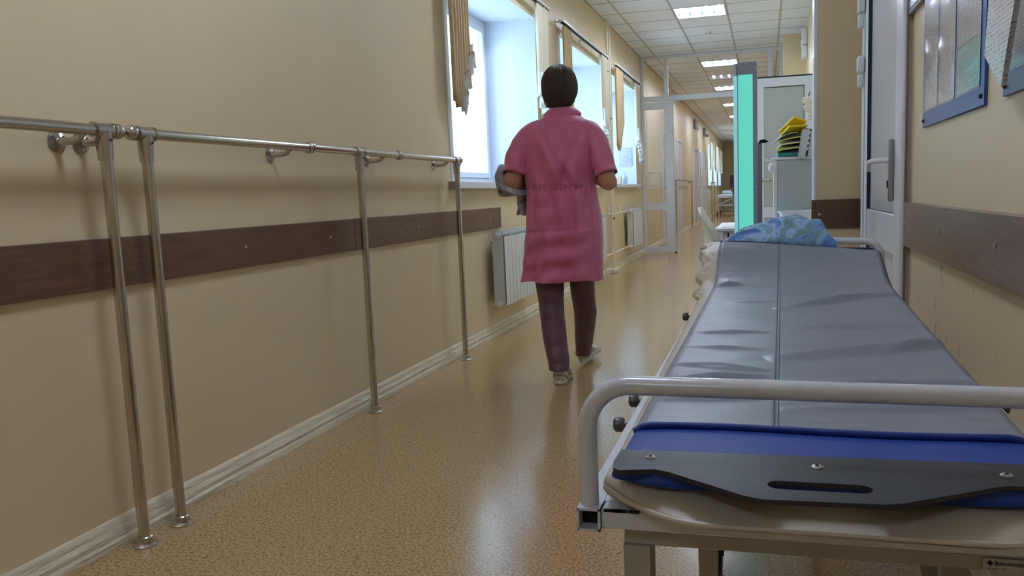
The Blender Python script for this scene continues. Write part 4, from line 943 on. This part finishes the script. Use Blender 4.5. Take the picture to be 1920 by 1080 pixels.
g = MB(); g.box(k1, k2, KY-.006, KY-.0005, kg0, kg1, .002); g.build('lit_panel', M['glow'], t)
g = MB(); g.box(k0, k1-.0065, KY-.004, KY+.16, kg0-.018, kg1-.004, .003); g.build('lit_side_panel', M['glow2'], t)
for z in (.2, 1.0, 1.6):
    g = MB(); g.lathe([(.004, .001), (.004, -.003)], (k3-.008, KY, z), 8, None, 'y'); g.build('screw', M['screw'], t)
# second grey post with a pointed knob beside it
KZ = 4.63; a, b = P(1419, 300, y=KZ).x, P(1429, 300, y=KZ).x; zt = P(1424, 269, y=KZ).z
t = thing('grey_stand_post', ((a+b)/2, KZ, 0), 'dark grey upright post with a pointed black knob beside the turquoise panel', 'post')
g = MB(); g.box(a-.01, b, KZ, KZ+.05, 0, zt, .003); g.build('post_body', M['kgrey'], t)
g = MB(); g.tube([(b-.02, KZ+.02, zt-.005), (b-.005, KZ+.02, zt+.012), (b+.012, KZ+.02, zt+.012), (b+.034, KZ+.02, zt+.008)], [.006, .01, .011, .001], 12); g.build('knob', M['dark'], t)
g = MB(); g.box(a-.03, b+.05, KZ-.02, KZ+.07, 0, .015, .004); g.build('foot', M['kgrey'], t)
# open white door leaf standing across the corridor
YD = 8.05; d0, d1 = P(1419, 250, y=YD).x, P(1521, 250, y=YD).x+.04; zt = P(1470, 144, y=YD).z
t = MB(); w_ = .075; la_, lb_ = d0, XR+.02
for p, q, r, s_ in ((la_, la_+w_*.9, .01, zt), (lb_-w_-.1, lb_-w_*.0, .01, zt), (la_, lb_, zt-.085, zt), (la_, lb_, .01, .12), (la_, lb_, .70, .80)): t.box(p, q, YD, YD+.045, r, s_, .006)
d_ = struct(t, 'door_9', M['pvc'])
t = MB(); t.box(la_+.04, lb_-.12, YD+.012, YD+.034, .1, .72); t.box(la_+.04, lb_-.12, YD+.012, YD+.034, .78, zt-.07); t.build('door_panel', mat('grey_green_panel', (186, 192, 186), rough=.4), d_)
t = MB(); t.box(la_+.0675, lb_-.175, YD+.006, YD+.013, zt-.09, zt-.085); t.box(lb_-.18, lb_-.175, YD+.006, YD+.013, .8, zt-.085); t.build('door_gasket', M['gasket'], d_)
t = MB(); t.box(la_, lb_, YD+.005, YD+.04, zt, zt+.012); t.build('door_top_seal', M['gasket'], d_)
hp = P(1433, 338, y=YD); t = MB(); t.tube([(hp.x-.03, YD, hp.z), (hp.x-.03, YD-.05, hp.z), (hp.x+.07, YD-.055, hp.z)], .009, 10); t.lathe([(.022, 0), (.022, -.008)], (hp.x-.03, YD, hp.z), 16, None, 'y'); t.build('door_handle', M['chrome2'], d_)
n0, n1 = P(1452, 213, y=YD-.003), P(1486, 300, y=YD-.003)
t = thing('door_notice', ((n0.x+n1.x)/2, YD, n1.z), 'printed notice in a clear cover on the open white door', 'notice')
g = MB(); g.box(n0.x, n1.x, YD+.004, YD+.011, n1.z, n0.z); g.build('notice_cover', mat('notice_cover', (190, 198, 194), rough=.15), t, smooth=0)
def ln(px0, px1, py, h=1.6): 
    a, b = P(px0, py, y=YD), P(px1, py, y=YD); return (a.x, b.x, a.z, h*.0052/1.6*.9)
g = MB()
for px0, px1, py in ((1457.5, 1482, 220.5), (1465, 1475, 226), (1466, 1475, 229), (1467, 1475, 232.5), (1459, 1477, 238), (1460.5, 1475, 241), (1468, 1473, 244), (1460, 1478, 250), (1459, 1472, 256), (1462, 1480, 262), (1460, 1478, 268), (1463, 1474, 274), (1460, 1476, 280)):
    a, b, z, h_ = ln(px0, px1, py); x = a
    while x < b-.004: L_ = min(b-x, .012+.02*random.Random(int(x*1e4)).random()); g.box(x, x+L_*.85, YD+.003, YD+.0042, z-h_/2, z+h_/2); x += L_
g.build('notice_print', M['kgrey'], t, smooth=0)

# ================================================================== THE WALKING PERSON
PY_ = 4.30
t = thing('person', (-1.02, PY_, 0), 'person seen from behind walking away in a pink short-sleeved uniform dress', 'person')
def ell(c, rx, ry, n, e=1., fold=None, rz=None):
    out = []
    for j in range(n):
        a = 2*PI*j/n; ca, sa = math.cos(a), math.sin(a); k = 1+(fold(a) if fold else 0)
        out.append(Vector((c[0]+math.copysign(abs(ca)**e, ca)*rx*k, c[1]+math.copysign(abs(sa)**e, sa)*ry*k, c[2]+(rz(a) if rz else 0))))
    return out
def limb(mb_, pts, rad, n=20, m_=None, sub=5, flat=1., wr=None):
    # smooth tapering tube through joints (Catmull-Rom)
    pts = [Vector(p) for p in pts]; P_ = []; R_ = []; k = len(pts)
    for i in range(k-1):
        p0, p1, p2, p3 = pts[max(0, i-1)], pts[i], pts[i+1], pts[min(k-1, i+2)]
        for s_ in range(sub):
            u = s_/sub; u2, u3 = u*u, u*u*u
            P_.append(.5*((2*p1)+(p2-p0)*u+(2*p0-5*p1+4*p2-p3)*u2+(-p0+3*p1-3*p2+p3)*u3)); R_.append(rad[i]+(rad[i+1]-rad[i])*(u2*(3-2*u)))
    P_.append(pts[-1]); R_.append(rad[-1])
    if wr: R_ = [r*(1+wr(i/len(R_))) for i, r in enumerate(R_)]
    mb_.tube(P_, R_, n, m_, True, flat)
# key points read off the photograph at the depth of each joint
hc = P(1049, 163, y=4.36)                                   # centre of the skull
neck = P(1050, 212, y=4.335); chest = P(1050, 290, y=4.31); waist = P(1052, 355, y=4.30); hip = P(1058, 430, y=4.29)
shL, shR = P(999, 250, y=4.31), P(1110, 247, y=4.31)
elL, elR = P(961, 342, y=4.22), P(1138, 340, y=4.23)
wrL, wrR = P(975, 345, y=4.47), P(1112, 330, y=4.46)
hdL, hdR = wrL+Vector((.03, .085, -.005)), wrR+Vector((-.045, .07, .015))
heL, heR = P(1049, 713, y=4.09), P(1096, 672, y=4.60)
knL, knR = P(1037, 592, y=4.25), P(1097, 585, y=4.46)
anL, anR = Vector((heL.x+.0, 4.12, .09)), Vector((heR.x, 4.62, .105))
b = MB()
# head: skull, jaw, nose, ears
b.sphere(hc+Vector((0, -.004, .012)), .1, (.76, .93, 1.06), u=28, v=20)
b.sphere(hc+Vector((0, .030, -.055)), .07, (.82, .86, 1.0), u=20, v=14)
b.sphere(hc+Vector((0, .055, -.098)), .03, (1.05, .9, .75))
b.tube([hc+Vector((0, .088, .012)), hc+Vector((0, .102, -.018)), hc+Vector((0, .108, -.035)), hc+Vector((0, .094, -.044))], [.007, .010, .014, .009], 12)
b.tube([hc+Vector((-.022, .089, -.068)), hc+Vector((0, .098, -.066)), hc+Vector((.022, .089, -.068))], [.004, .008, .004], 10)
for s_ in (-1, 1):
    b.sphere(hc+Vector((.076*s_, .002, -.022)), .028, (.32, .62, 1.05), u=14, v=10)
    b.sphere(hc+Vector((.030*s_, .078, .010)), .013, (1.2, .8, .8))
    b.tube([hc+Vector((.012*s_, .087, .026)), hc+Vector((.032*s_, .084, .031)), hc+Vector((.05*s_, .072, .024))], [.006, .008, .004], 8)
limb(b, [neck+Vector((0, -.005, -.06)), neck+Vector((0, 0, 0)), hc+Vector((0, .005, -.05))], [.07, .054, .052])
limb(b, [hip+Vector((0, 0, -.06)), hip, waist, chest, neck+Vector((0, -.01, -.06))], [.10, .110, .078, .105, .07], n=28, flat=1)
for s_, sh, el, wr_ in ((-1, shL, elL, wrL), (1, shR, elR, wrR)):
    limb(b, [Vector((neck.x+.05*s_, neck.y, neck.z-.085)), sh+Vector((0, 0, -.02)), (sh+el)/2+Vector((.008*s_, -.005, 0)), el+Vector((0, .004, .012)), el+Vector((0, .03, .0)), (el*.55+wr_*.45)+Vector((0, .0, .003)), wr_], [.06, .052, .050, .046, .045, .040, .026])
def hand(mb_, wpos, d, up, side, curl, sc=1.):
    d = Vector(d).normalized(); up = Vector(up); up = (up-d*up.dot(d)).normalized(); lat = d.cross(up).normalized()*side
    c = wpos+d*.045*sc
    R_ = []
    for u, w_, h_ in ((0, .026, .020), (.02, .032, .018), (.05, .040, .015), (.08, .042, .013), (.092, .040, .010)):
        q = wpos+d*u*sc; R_.append([q+lat*math.cos(2*PI*j/20)*w_*sc+up*math.sin(2*PI*j/20)*h_*sc for j in range(20)])
    mb_.loft(R_)
    for k, (off, L_) in enumerate(((-.030, .062), (-.010, .074), (.010, .069), (.029, .054))):
        base = wpos+d*.085*sc+lat*off*sc; pts = [base-d*.012]; dirv = d.copy(); ang = 0
        for s2, fr in enumerate((.44, .31, .25)):
            ang += curl[s2]; dv = d*math.cos(ang)-up*math.sin(ang); pts.append(pts[-1]+dv*L_*fr*sc+(d*.012 if s2 == 0 else Vector((0, 0, 0))))
        limb(mb_, pts, [.0095*sc, .0090*sc, .0082*sc, .0068*sc], n=10, sub=3)
    tb = wpos+d*.025*sc-lat*.026*sc; limb(mb_, [tb, tb+(d*.6-lat*.7-up*.15)*.034, tb+(d*1.0-lat*.6-up*.3)*.046, tb+(d*1.3-lat*.4-up*.5)*.052], [.013, .0115, .010, .008], n=10, sub=3)
hand(b, wrL, (.35, .93, -.05), (-.5, .2, .85), 1, (.35, .7, .5)); hand(b, wrR, (-.55, .82, .1), (.3, .3, .9), -1, (.5, .8, .6))
for s_, kn, an, he in ((-1, knL, anL, heL), (1, knR, anR, heR)):
    limb(b, [hip+Vector((.085*s_, 0, -.02)), (hip+Vector((.085*s_, 0, -.1))+kn)/2, kn, kn*.6+an*.4+Vector((0, -.012, 0)), an, an+Vector((0, -.01, -.045))], [.085, .068, .050, .046, .032, .033])
    limb(b, [an+Vector((0, -.01, -.035)), an+Vector((0, .05, -.045)), an+Vector((.004*s_, .13, -.058)), an+Vector((.006*s_, .17, -.062))], [.034, .032, .032, .022], n=14)
body = b.build('body', M['skin'], t, smooth=180)
md = body.modifiers.new('join', 'REMESH'); md.mode = 'VOXEL'; md.voxel_size = .0042; md.use_smooth_shade = True
md = body.modifiers.new('soft', 'SMOOTH'); md.factor = .5; md.iterations = 3
for s_ in (-1, 1):
    g = MB(); g.sphere(hc+Vector((.030*s_, .0805, .009)), .0085, u=14, v=10); e_ = g.build('eye', M['white'], body); g = MB(); g.sphere(hc+Vector((.030*s_, .0858, .009)), .0040, u=12, v=8); g.build('iris', M['hair'], e_)
    g = MB(); q = hc+Vector((.079*s_, -.002, -.060)); g.lathe([(.003, .01), (.003, .004), (.0062, .0), (.0062, -.008), (.003, -.012)], q, 12); g.build('earring', M['jet'], t)
# hair: short rounded cut tapering to the nape
g = MB(); nu, nv = 96, 60
def hairf(u, v):
    a = u*2*PI; cy_h = math.sin(a)                       # +1 = face side
    ph = v*PI*.5
    front = max(0, cy_h)
    zb = -.118+.015*abs(math.cos(a))**2                  # hem at the nape
    if cy_h > -.25: k = min(1, (cy_h+.25)/.55); zb = zb*(1-k)+(-.040)*k
    if cy_h > .45: k = min(1, (cy_h-.45)/.3); zb = zb*(1-k)+.052*k
    z = zb+(.118-zb)*v
    zz = z+.0
    up = max(0, z)/.118; r = math.sqrt(max(0, 1-up**2.3)) if z > 0 else 1-.30*(min(1, -z/.118))**2.0*(1 if cy_h < .3 else .5)
    rx, ry = .0945*r, .110*r
    st = .0022*math.sin(a*46+3*nz(a*3, z*8))*(1 if r > .15 else 0)+.0045*nz(a*5, z*10, 4)+.004*math.exp(-((a-1.5*PI-.1)/.06)**2)*-1*(z > .03)
    x, y = (rx+st)*math.cos(a), (ry+st)*math.sin(a)-.004
    return hc+Vector((x, y, z+.004*math.sin(a*23)*(v < .02)))
g.grid(lambda u, v: hairf(u, v**.75), nu*2, nv)
bmesh.ops.remove_doubles(g.bm, verts=g.bm.verts, dist=.0006)
ho = g.build('hair', M['hair'], t, smooth=180); md = ho.modifiers.new('s', 'SOLIDIFY'); md.thickness = .009; md.offset = -1
# dress
DR = [(524, 979, 1129, .150, 0), (505, 982, 1128, .150, 0), (480, 984, 1129, .150, 0), (455, 986, 1130, .150, 0), (430, 988, 1129, .150, 0), (405, 989, 1127, .148, 0), (385, 990, 1123, .142, 0), (370, 990, 1120, .134, 0), (357, 990, 1118, .124, 0), (350, 989, 1117, .122, 0), (335, 986, 1116, .126, 0),
      (315, 983, 1117, .132, 0), (295, 982, 1119, .134, 0), (275, 982, 1120, .132, 0), (258, 984, 1121, .128, 0), (245, 988, 1119, .120, 0), (236, 996, 1112, .108, 0), (229, 1006, 1102, .096, 0), (222, 1016, 1092, .084, 0), (216, 1023, 1084, .074, 0), (211, 1028, 1078, .066, 0)]
def drow(py):
    for (a, l0, r0, d0, _), (b_, l1, r1, d1, _) in zip(DR[:-1], DR[1:]):
        if b_ <= py <= a:
            u = (a-py)/(a-b_); return l0+(l1-l0)*u, r0+(r1-r0)*u, d0+(d1-d0)*u
    return DR[-1][1:4]
def dress_ring(py, n=220):
    l_, r_, dd = drow(py); cyy = 4.30 if py > 300 else 4.30+.03*(300-py)/90
    A, Bq = P(l_, py, y=cyy), P(r_, py, y=cyy); c = (A+Bq)/2; rx = (Bq.x-A.x)/2; out = []
    for j in range(n):
        a = 2*PI*j/n; ca, sa = math.cos(a), math.sin(a); back = max(0, -sa); e = .86
        x = math.copysign(abs(ca)**e, ca)*rx; y = math.copysign(abs(sa)**e, sa)*dd
        f = 0
        # gathers at the back waist fading up and down
        wz = (py-356)/1.0
        gat = math.exp(-abs(wz)/9.)*.0036*math.sin(x*230+2*nz(x*10, 1))+(.010*math.exp(-max(0, wz)/85.)*(wz > 0)*(1-math.exp(-max(0, wz)/14.))*math.sin(x*62+nz(x*6, py*.01)*2.2))
        gat += .008*math.exp(-max(0, -wz)/48.)*(wz < 0)*(1-math.exp(-max(0, -wz)/12.))*math.sin((x+.0010*(356-py)*.5)*55+1)
        f += gat*(back**.5)*(1 if abs(x) < rx*.86 else .4)
        f -= .004*math.exp(-(wz/8.)**2)*back
        if py > 400: f += .007*math.sin(a*7+1.2)*(py-400)/120+.005*nz(x*16, py*.05, 3)*(py-400)/120+.004*math.sin(py*.16+4*nz(x*7, 2)+x*9)*back*((py-430) > 0)
        f += .005*nz(x*9+py*.012, py*.030, 8)*back
        if py < 350: f += .006*math.exp(-((x*350+ (py-240)*-.55+20)/9.)**2)*back*(py > 236)-.006*math.exp(-((x*350+(py-250)*.38+8-55)/8.)**2)*back*(py > 240)+.005*math.exp(-((x*350-(py-250)*.5+35)/7.)**2)*back
        if py < 262: f += -.0025*math.exp(-((py-237)/2.)**2)*back
        f *= 2.9
        out.append(Vector((c.x+x*(1+f*.9), c.y+y-f*(1.0 if sa < 0 else -1.0)*abs(sa), c.z+.004*math.sin(a*5)*(py > 520))))
    return out
g = MB(); pys = [524-i*(524-211)/150 for i in range(151)]; g.loft([dress_ring(p) for p in pys], caps=False)
dro = g.build('dress', M['pink'], t, smooth=180); md = dro.modifiers.new('s', 'SOLIDIFY'); md.thickness = .003; md.offset = -1
# hem bands, sleeves, collar
def sleeve(px_pts, s_, name='sleeve'):
    R_ = []
    n_ = len(px_pts)
    pts = [P(a, b_, y=y) for a, b_, y, r in px_pts]; rs = [r for *_, r in px_pts]
    PP, RR = [], []
    for i in range(n_-1):
        for k in range(10):
            u = k/10; p0, p1, p2, p3 = pts[max(0, i-1)], pts[i], pts[i+1], pts[min(n_-1, i+2)]
            PP.append(.5*((2*p1)+(p2-p0)*u+(2*p0-5*p1+4*p2-p3)*u*u+(-p0+3*p1-3*p2+p3)*u**3)); RR.append(rs[i]+(rs[i+1]-rs[i])*u)
    PP.append(pts[-1]); RR.append(rs[-1])
    g = MB(); up = Vector((0, 1, 0)); rings = []
    for i, p in enumerate(PP):
        tt = (PP[min(i+1, len(PP)-1)]-PP[max(0, i-1)]).normalized(); a_ = (up-tt*up.dot(tt)).normalized(); b2 = tt.cross(a_); ring = []
        for j in range(64):
            an_ = 2*PI*j/64; v = i/len(PP); rr = RR[i]*(1+.05*math.sin(an_*3+v*5)*v+.05*nz(math.cos(an_)*2+s_, math.sin(an_)*2, v*7)+.03*math.sin(v*24+an_*2)*v)
            ring.append(p+a_*rr*1.12*math.cos(an_)+b2*rr*math.sin(an_))
        rings.append(ring)
    g.loft(rings, caps=False); o = g.build(name, M['pink'], t, smooth=180); m2 = o.modifiers.new('s', 'SOLIDIFY'); m2.thickness = .003; m2.offset = -1
    g = MB(); g.loft([[c_+(q-c_)*1.015 for q in ring] for ring, c_ in ((rings[-5], PP[-5]), (rings[-3], PP[-3]), (rings[-1], PP[-1]))], caps=False); h_ = g.build('sleeve_cuff', M['pink'], o, smooth=180); m2 = h_.modifiers.new('s', 'SOLIDIFY'); m2.thickness = .002
sleeve([(1018, 240, 4.31, .048), (1000, 252, 4.31, .064), (984, 272, 4.29, .069), (972, 296, 4.26, .071), (965, 327, 4.235, .066)], 0)
sleeve([(1090, 238, 4.31, .048), (1106, 249, 4.31, .060), (1119, 268, 4.29, .060), (1128, 296, 4.26, .058), (1137, 327, 4.24, .058)], 3)
g = MB(); rings = []
for k, (py, l_, r_, dd, zz) in enumerate(((217, 1019, 1089, .082, 0), (214, 1018, 1090, .084, 0), (203, 1031, 1078, .068, 0), (203.5, 1033, 1076, .060, 0), (212, 1034, 1075, .060, 0))):
    A, Bq = P(l_, py, y=4.33), P(r_, py, y=4.33); c = (A+Bq)/2
    rings.append([Vector((c.x+math.cos(2*PI*j/64)*(Bq.x-A.x)/2, c.y+math.sin(2*PI*j/64)*dd*.93+.0, c.z-.05*max(0, math.sin(2*PI*j/64))**2)) for j in range(64)])
g.loft(rings, caps=False); g.build('collar', M['pink'], t, smooth=180)
# trousers
def trouser(side, rows, bottom_tilt=.0):
    g = MB(); R_ = []
    K = rows; n_ = 60
    for i in range(len(K)-1):
        for k in range(12):
            u = k/12; u = u*u*(3-2*u) if False else u
            R_.append([K[i][q]+(K[i+1][q]-K[i][q])*u for q in range(5)])
    R_.append(list(K[-1])); rings = []
    for i, (l_, r_, py, y, dd) in enumerate(R_):
        A, Bq = P(l_, py, y=y), P(r_, py, y=y); c = (A+Bq)/2; rx = (Bq.x-A.x)/2; v = i/len(R_)
        rings.append([Vector((c.x+math.cos(2*PI*j/n_)*rx*(1+.03*nz(j*.3, v*9, side)), c.y+math.sin(2*PI*j/n_)*dd*(1+.05*nz(j*.4, v*8, side+4))+.004*math.sin(v*38+side)*max(0, -math.sin(2*PI*j/n_)), c.z+bottom_tilt*math.cos(2*PI*j/n_)*(v > .97)+.0)) for j in range(n_)])
    g.loft(rings, caps=False); o = g.build('trouser_leg', M['plum'], t, smooth=180); m2 = o.modifiers.new('s', 'SOLIDIFY'); m2.thickness = .003; m2.offset = -1
trouser(0, [(996, 1060, 470, 4.28, .10), (1003, 1057, 520, 4.27, .088), (1010, 1056, 560, 4.25, .078), (1014, 1058, 595, 4.22, .070), (1020, 1063, 640, 4.17, .066), (1027, 1067, 672, 4.13, .066), (1031, 1067, 692, 4.11, .066)])
trouser(2, [(1056, 1116, 470, 4.30, .10), (1068, 1113, 520, 4.33, .088), (1072, 1115, 555, 4.39, .078), (1077, 1119, 585, 4.45, .070), (1078, 1115, 615, 4.51, .066), (1079, 1111, 642, 4.57, .062), (1081, 1107, 665, 4.61, .060)])
# shoes
def shoe(heel, yaw, roll, pitch, L_=.235, label=None):
    R_ = Matrix.Rotation(yaw, 4, 'Z') @ Matrix.Rotation(pitch, 4, 'X') @ Matrix.Rotation(roll, 4, 'Y'); T = Matrix.Translation(heel) @ R_
    out = [(-.030, 0), (-.022, -.014), (0, -.020), (.022, -.014), (.031, 0), (.034, .06), (.035, .11), (.046, .16), (.046, .19), (.034, .222), (.008, .238), (-.022, .228), (-.038, .20), (-.041, .165), (-.034, .11), (-.031, .06)]
    g = MB(); R2 = []
    for z, k in ((0, .94), (.004, 1), (.018, 1.0), (.022, .97)): R2.append([Vector((x*k, .1+(y-.1)*k, z)) for x, y in out])
    g.loft(R2); g.bm.transform(T); so_ = g.build('shoe', M['sole'], t, smooth=60)
    g = MB(); prof = [(-.014, .022, .056), (.0, .028, .064), (.03, .031, .060), (.07, .032, .050), (.11, .036, .052), (.15, .041, .046), (.19, .039, .034), (.218, .026, .020), (.228, .010, .008)]
    g.loft([[Vector((math.cos(PI*j/16)*w_, y, .020+math.sin(PI*j/16)*h_*(1 if y > .02 else 1))) for j in range(17)] for y, w_, h_ in prof]); g.bm.transform(T); g.build('shoe_upper', M['shoe'], so_, smooth=180)
    g = MB(); g.tube([Vector((-.034, .05, .026)), Vector((-.033, .015, .052)), Vector((-.022, -.012, .066)), Vector((0, -.022, .070)), Vector((.022, -.012, .066)), Vector((.033, .015, .052)), Vector((.034, .05, .026))], .0075, 10, None, True, 1.6); g.bm.transform(T); g.build('heel_strap', M['shoe'], so_, smooth=180)
    g = MB(); g.tube([Vector((-.038, .10, .026)), Vector((-.02, .105, .074)), Vector((.02, .105, .074)), Vector((.039, .10, .026))], .008, 10, None, True, 2.0); g.bm.transform(T); g.build('instep_strap', M['shoe'], so_, smooth=180)
    return so_
shoe(Vector((heL.x+.002, 4.095, .002)), .10, 0, 0)
shoe(Vector((heR.x-.002, 4.60, .022)), -.15, -.42, .05)
# bundle of folded printed cloth carried under the left arm
t = thing('folded_cloth', P(960, 350, y=4.36), 'bundle of folded grey patterned cloth carried under the left arm of the person', 'cloth')
def crumple(c, rx, ry, rz, seed, amp=.16, n=36):
    g = MB(); g.sphere((0, 0, 0), 1, u=n, v=n//2)
    for v in g.bm.verts:
        q = v.co.copy(); k = 1+amp*nz(q.x*2.2+seed, q.y*2.2, q.z*2.2)+amp*.6*abs(nz(q.x*5, q.y*5+seed, q.z*5))
        q = Vector((math.copysign(abs(q.x)**.7, q.x)*rx, math.copysign(abs(q.y)**.7, q.y)*ry, math.copysign(abs(q.z)**.7, q.z)*rz))*k; v.co = q+Vector(c)
    return g
g = crumple(P(955, 338, y=4.42), .055, .13, .09, 1); g.build('bundle', M['cloth'], t, smooth=180)
g = crumple(P(962, 356, y=4.28), .072, .10, .024, 5, .12)
for v in g.bm.verts: v.co.z -= (v.co.x-P(962, 356, y=4.28).x)*.35
g.build('lower_fold', M['cloth'], t, smooth=180)
a, b_, c_, d_ = P(974, 325, y=4.33), P(990, 325, y=4.33), P(974, 404, y=4.33), P(991, 400, y=4.33)
g = MB(); g.grid(lambda u, v: a.lerp(b_, u).lerp(c_.lerp(d_, u), v)+Vector((.004*math.sin(v*9), .05*(u-.3)+.014*math.sin(u*9+v*3)+.006*nz(u*4, v*6), .004*math.sin(u*12)*v)), 30, 50)
o = g.build('hanging_fold', M['cloth'], t, smooth=180); md = o.modifiers.new('s', 'SOLIDIFY'); md.thickness = .016

# distant person half hidden behind the lit steriliser, standing by the far stretcher
q = P(1374, 400, z=0); fy = 27.5; q = P(1375, 345, y=fy); fx_ = q.x+.16
t = thing('person', (fx_, fy, 0), 'distant person in dark top and grey trousers by the far stretcher', 'person')
g = MB()
limb(g, [(fx_, fy, .82), (fx_, fy, 1.1), (fx_, fy, 1.38), (fx_, fy, 1.5)], [.15, .13, .15, .055], n=20); g.sphere((fx_, fy, 1.6), .1, (.8, .95, 1.15))
for s_ in (-1, 1):
    limb(g, [(fx_+.1*s_, fy, .88), (fx_+.1*s_, fy-.02, .48), (fx_+.1*s_, fy, .06), (fx_+.1*s_, fy-.12, .04)], [.09, .06, .04, .03], n=14)
    limb(g, [(fx_+.17*s_, fy, 1.38), (fx_+.24*s_, fy, 1.1), (fx_+.2*s_, fy-.14, .92), (fx_+.19*s_, fy-.2, .88)], [.055, .045, .032, .03], n=12)
o = g.build('body', M['skin'], t, smooth=180); md = o.modifiers.new('join', 'REMESH'); md.mode = 'VOXEL'; md.voxel_size = .012; md.use_smooth_shade = True
g = MB(); g.loft([[Vector((fx_+math.cos(2*PI*j/24)*w_, fy+math.sin(2*PI*j/24)*d_, z)) for j in range(24)] for w_, d_, z in ((.19, .16, .8), (.18, .15, 1.0), (.19, .15, 1.2), (.205, .14, 1.38), (.09, .08, 1.48))], caps=False); g.build('top', M['plum'], t, smooth=180)
for s_ in (-1, 1):
    g = MB(); limb(g, [(fx_+.20*s_, fy, 1.40), (fx_+.245*s_, fy, 1.15), (fx_+.22*s_, fy-.1, .98)], [.065, .06, .05], n=14); g.build('sleeve', M['plum'], t, smooth=180)
    g = MB(); limb(g, [(fx_+.09*s_, fy, .86), (fx_+.1*s_, fy-.02, .48), (fx_+.1*s_, fy, .1)], [.105, .085, .07], n=16); g.build('trouser_leg', M['greyb'], t, smooth=180)
g = MB(); g.sphere((fx_, fy+.015, 1.625), .108, (.85, .95, 1.05)); g.build('hair', M['hair'], t, smooth=180)
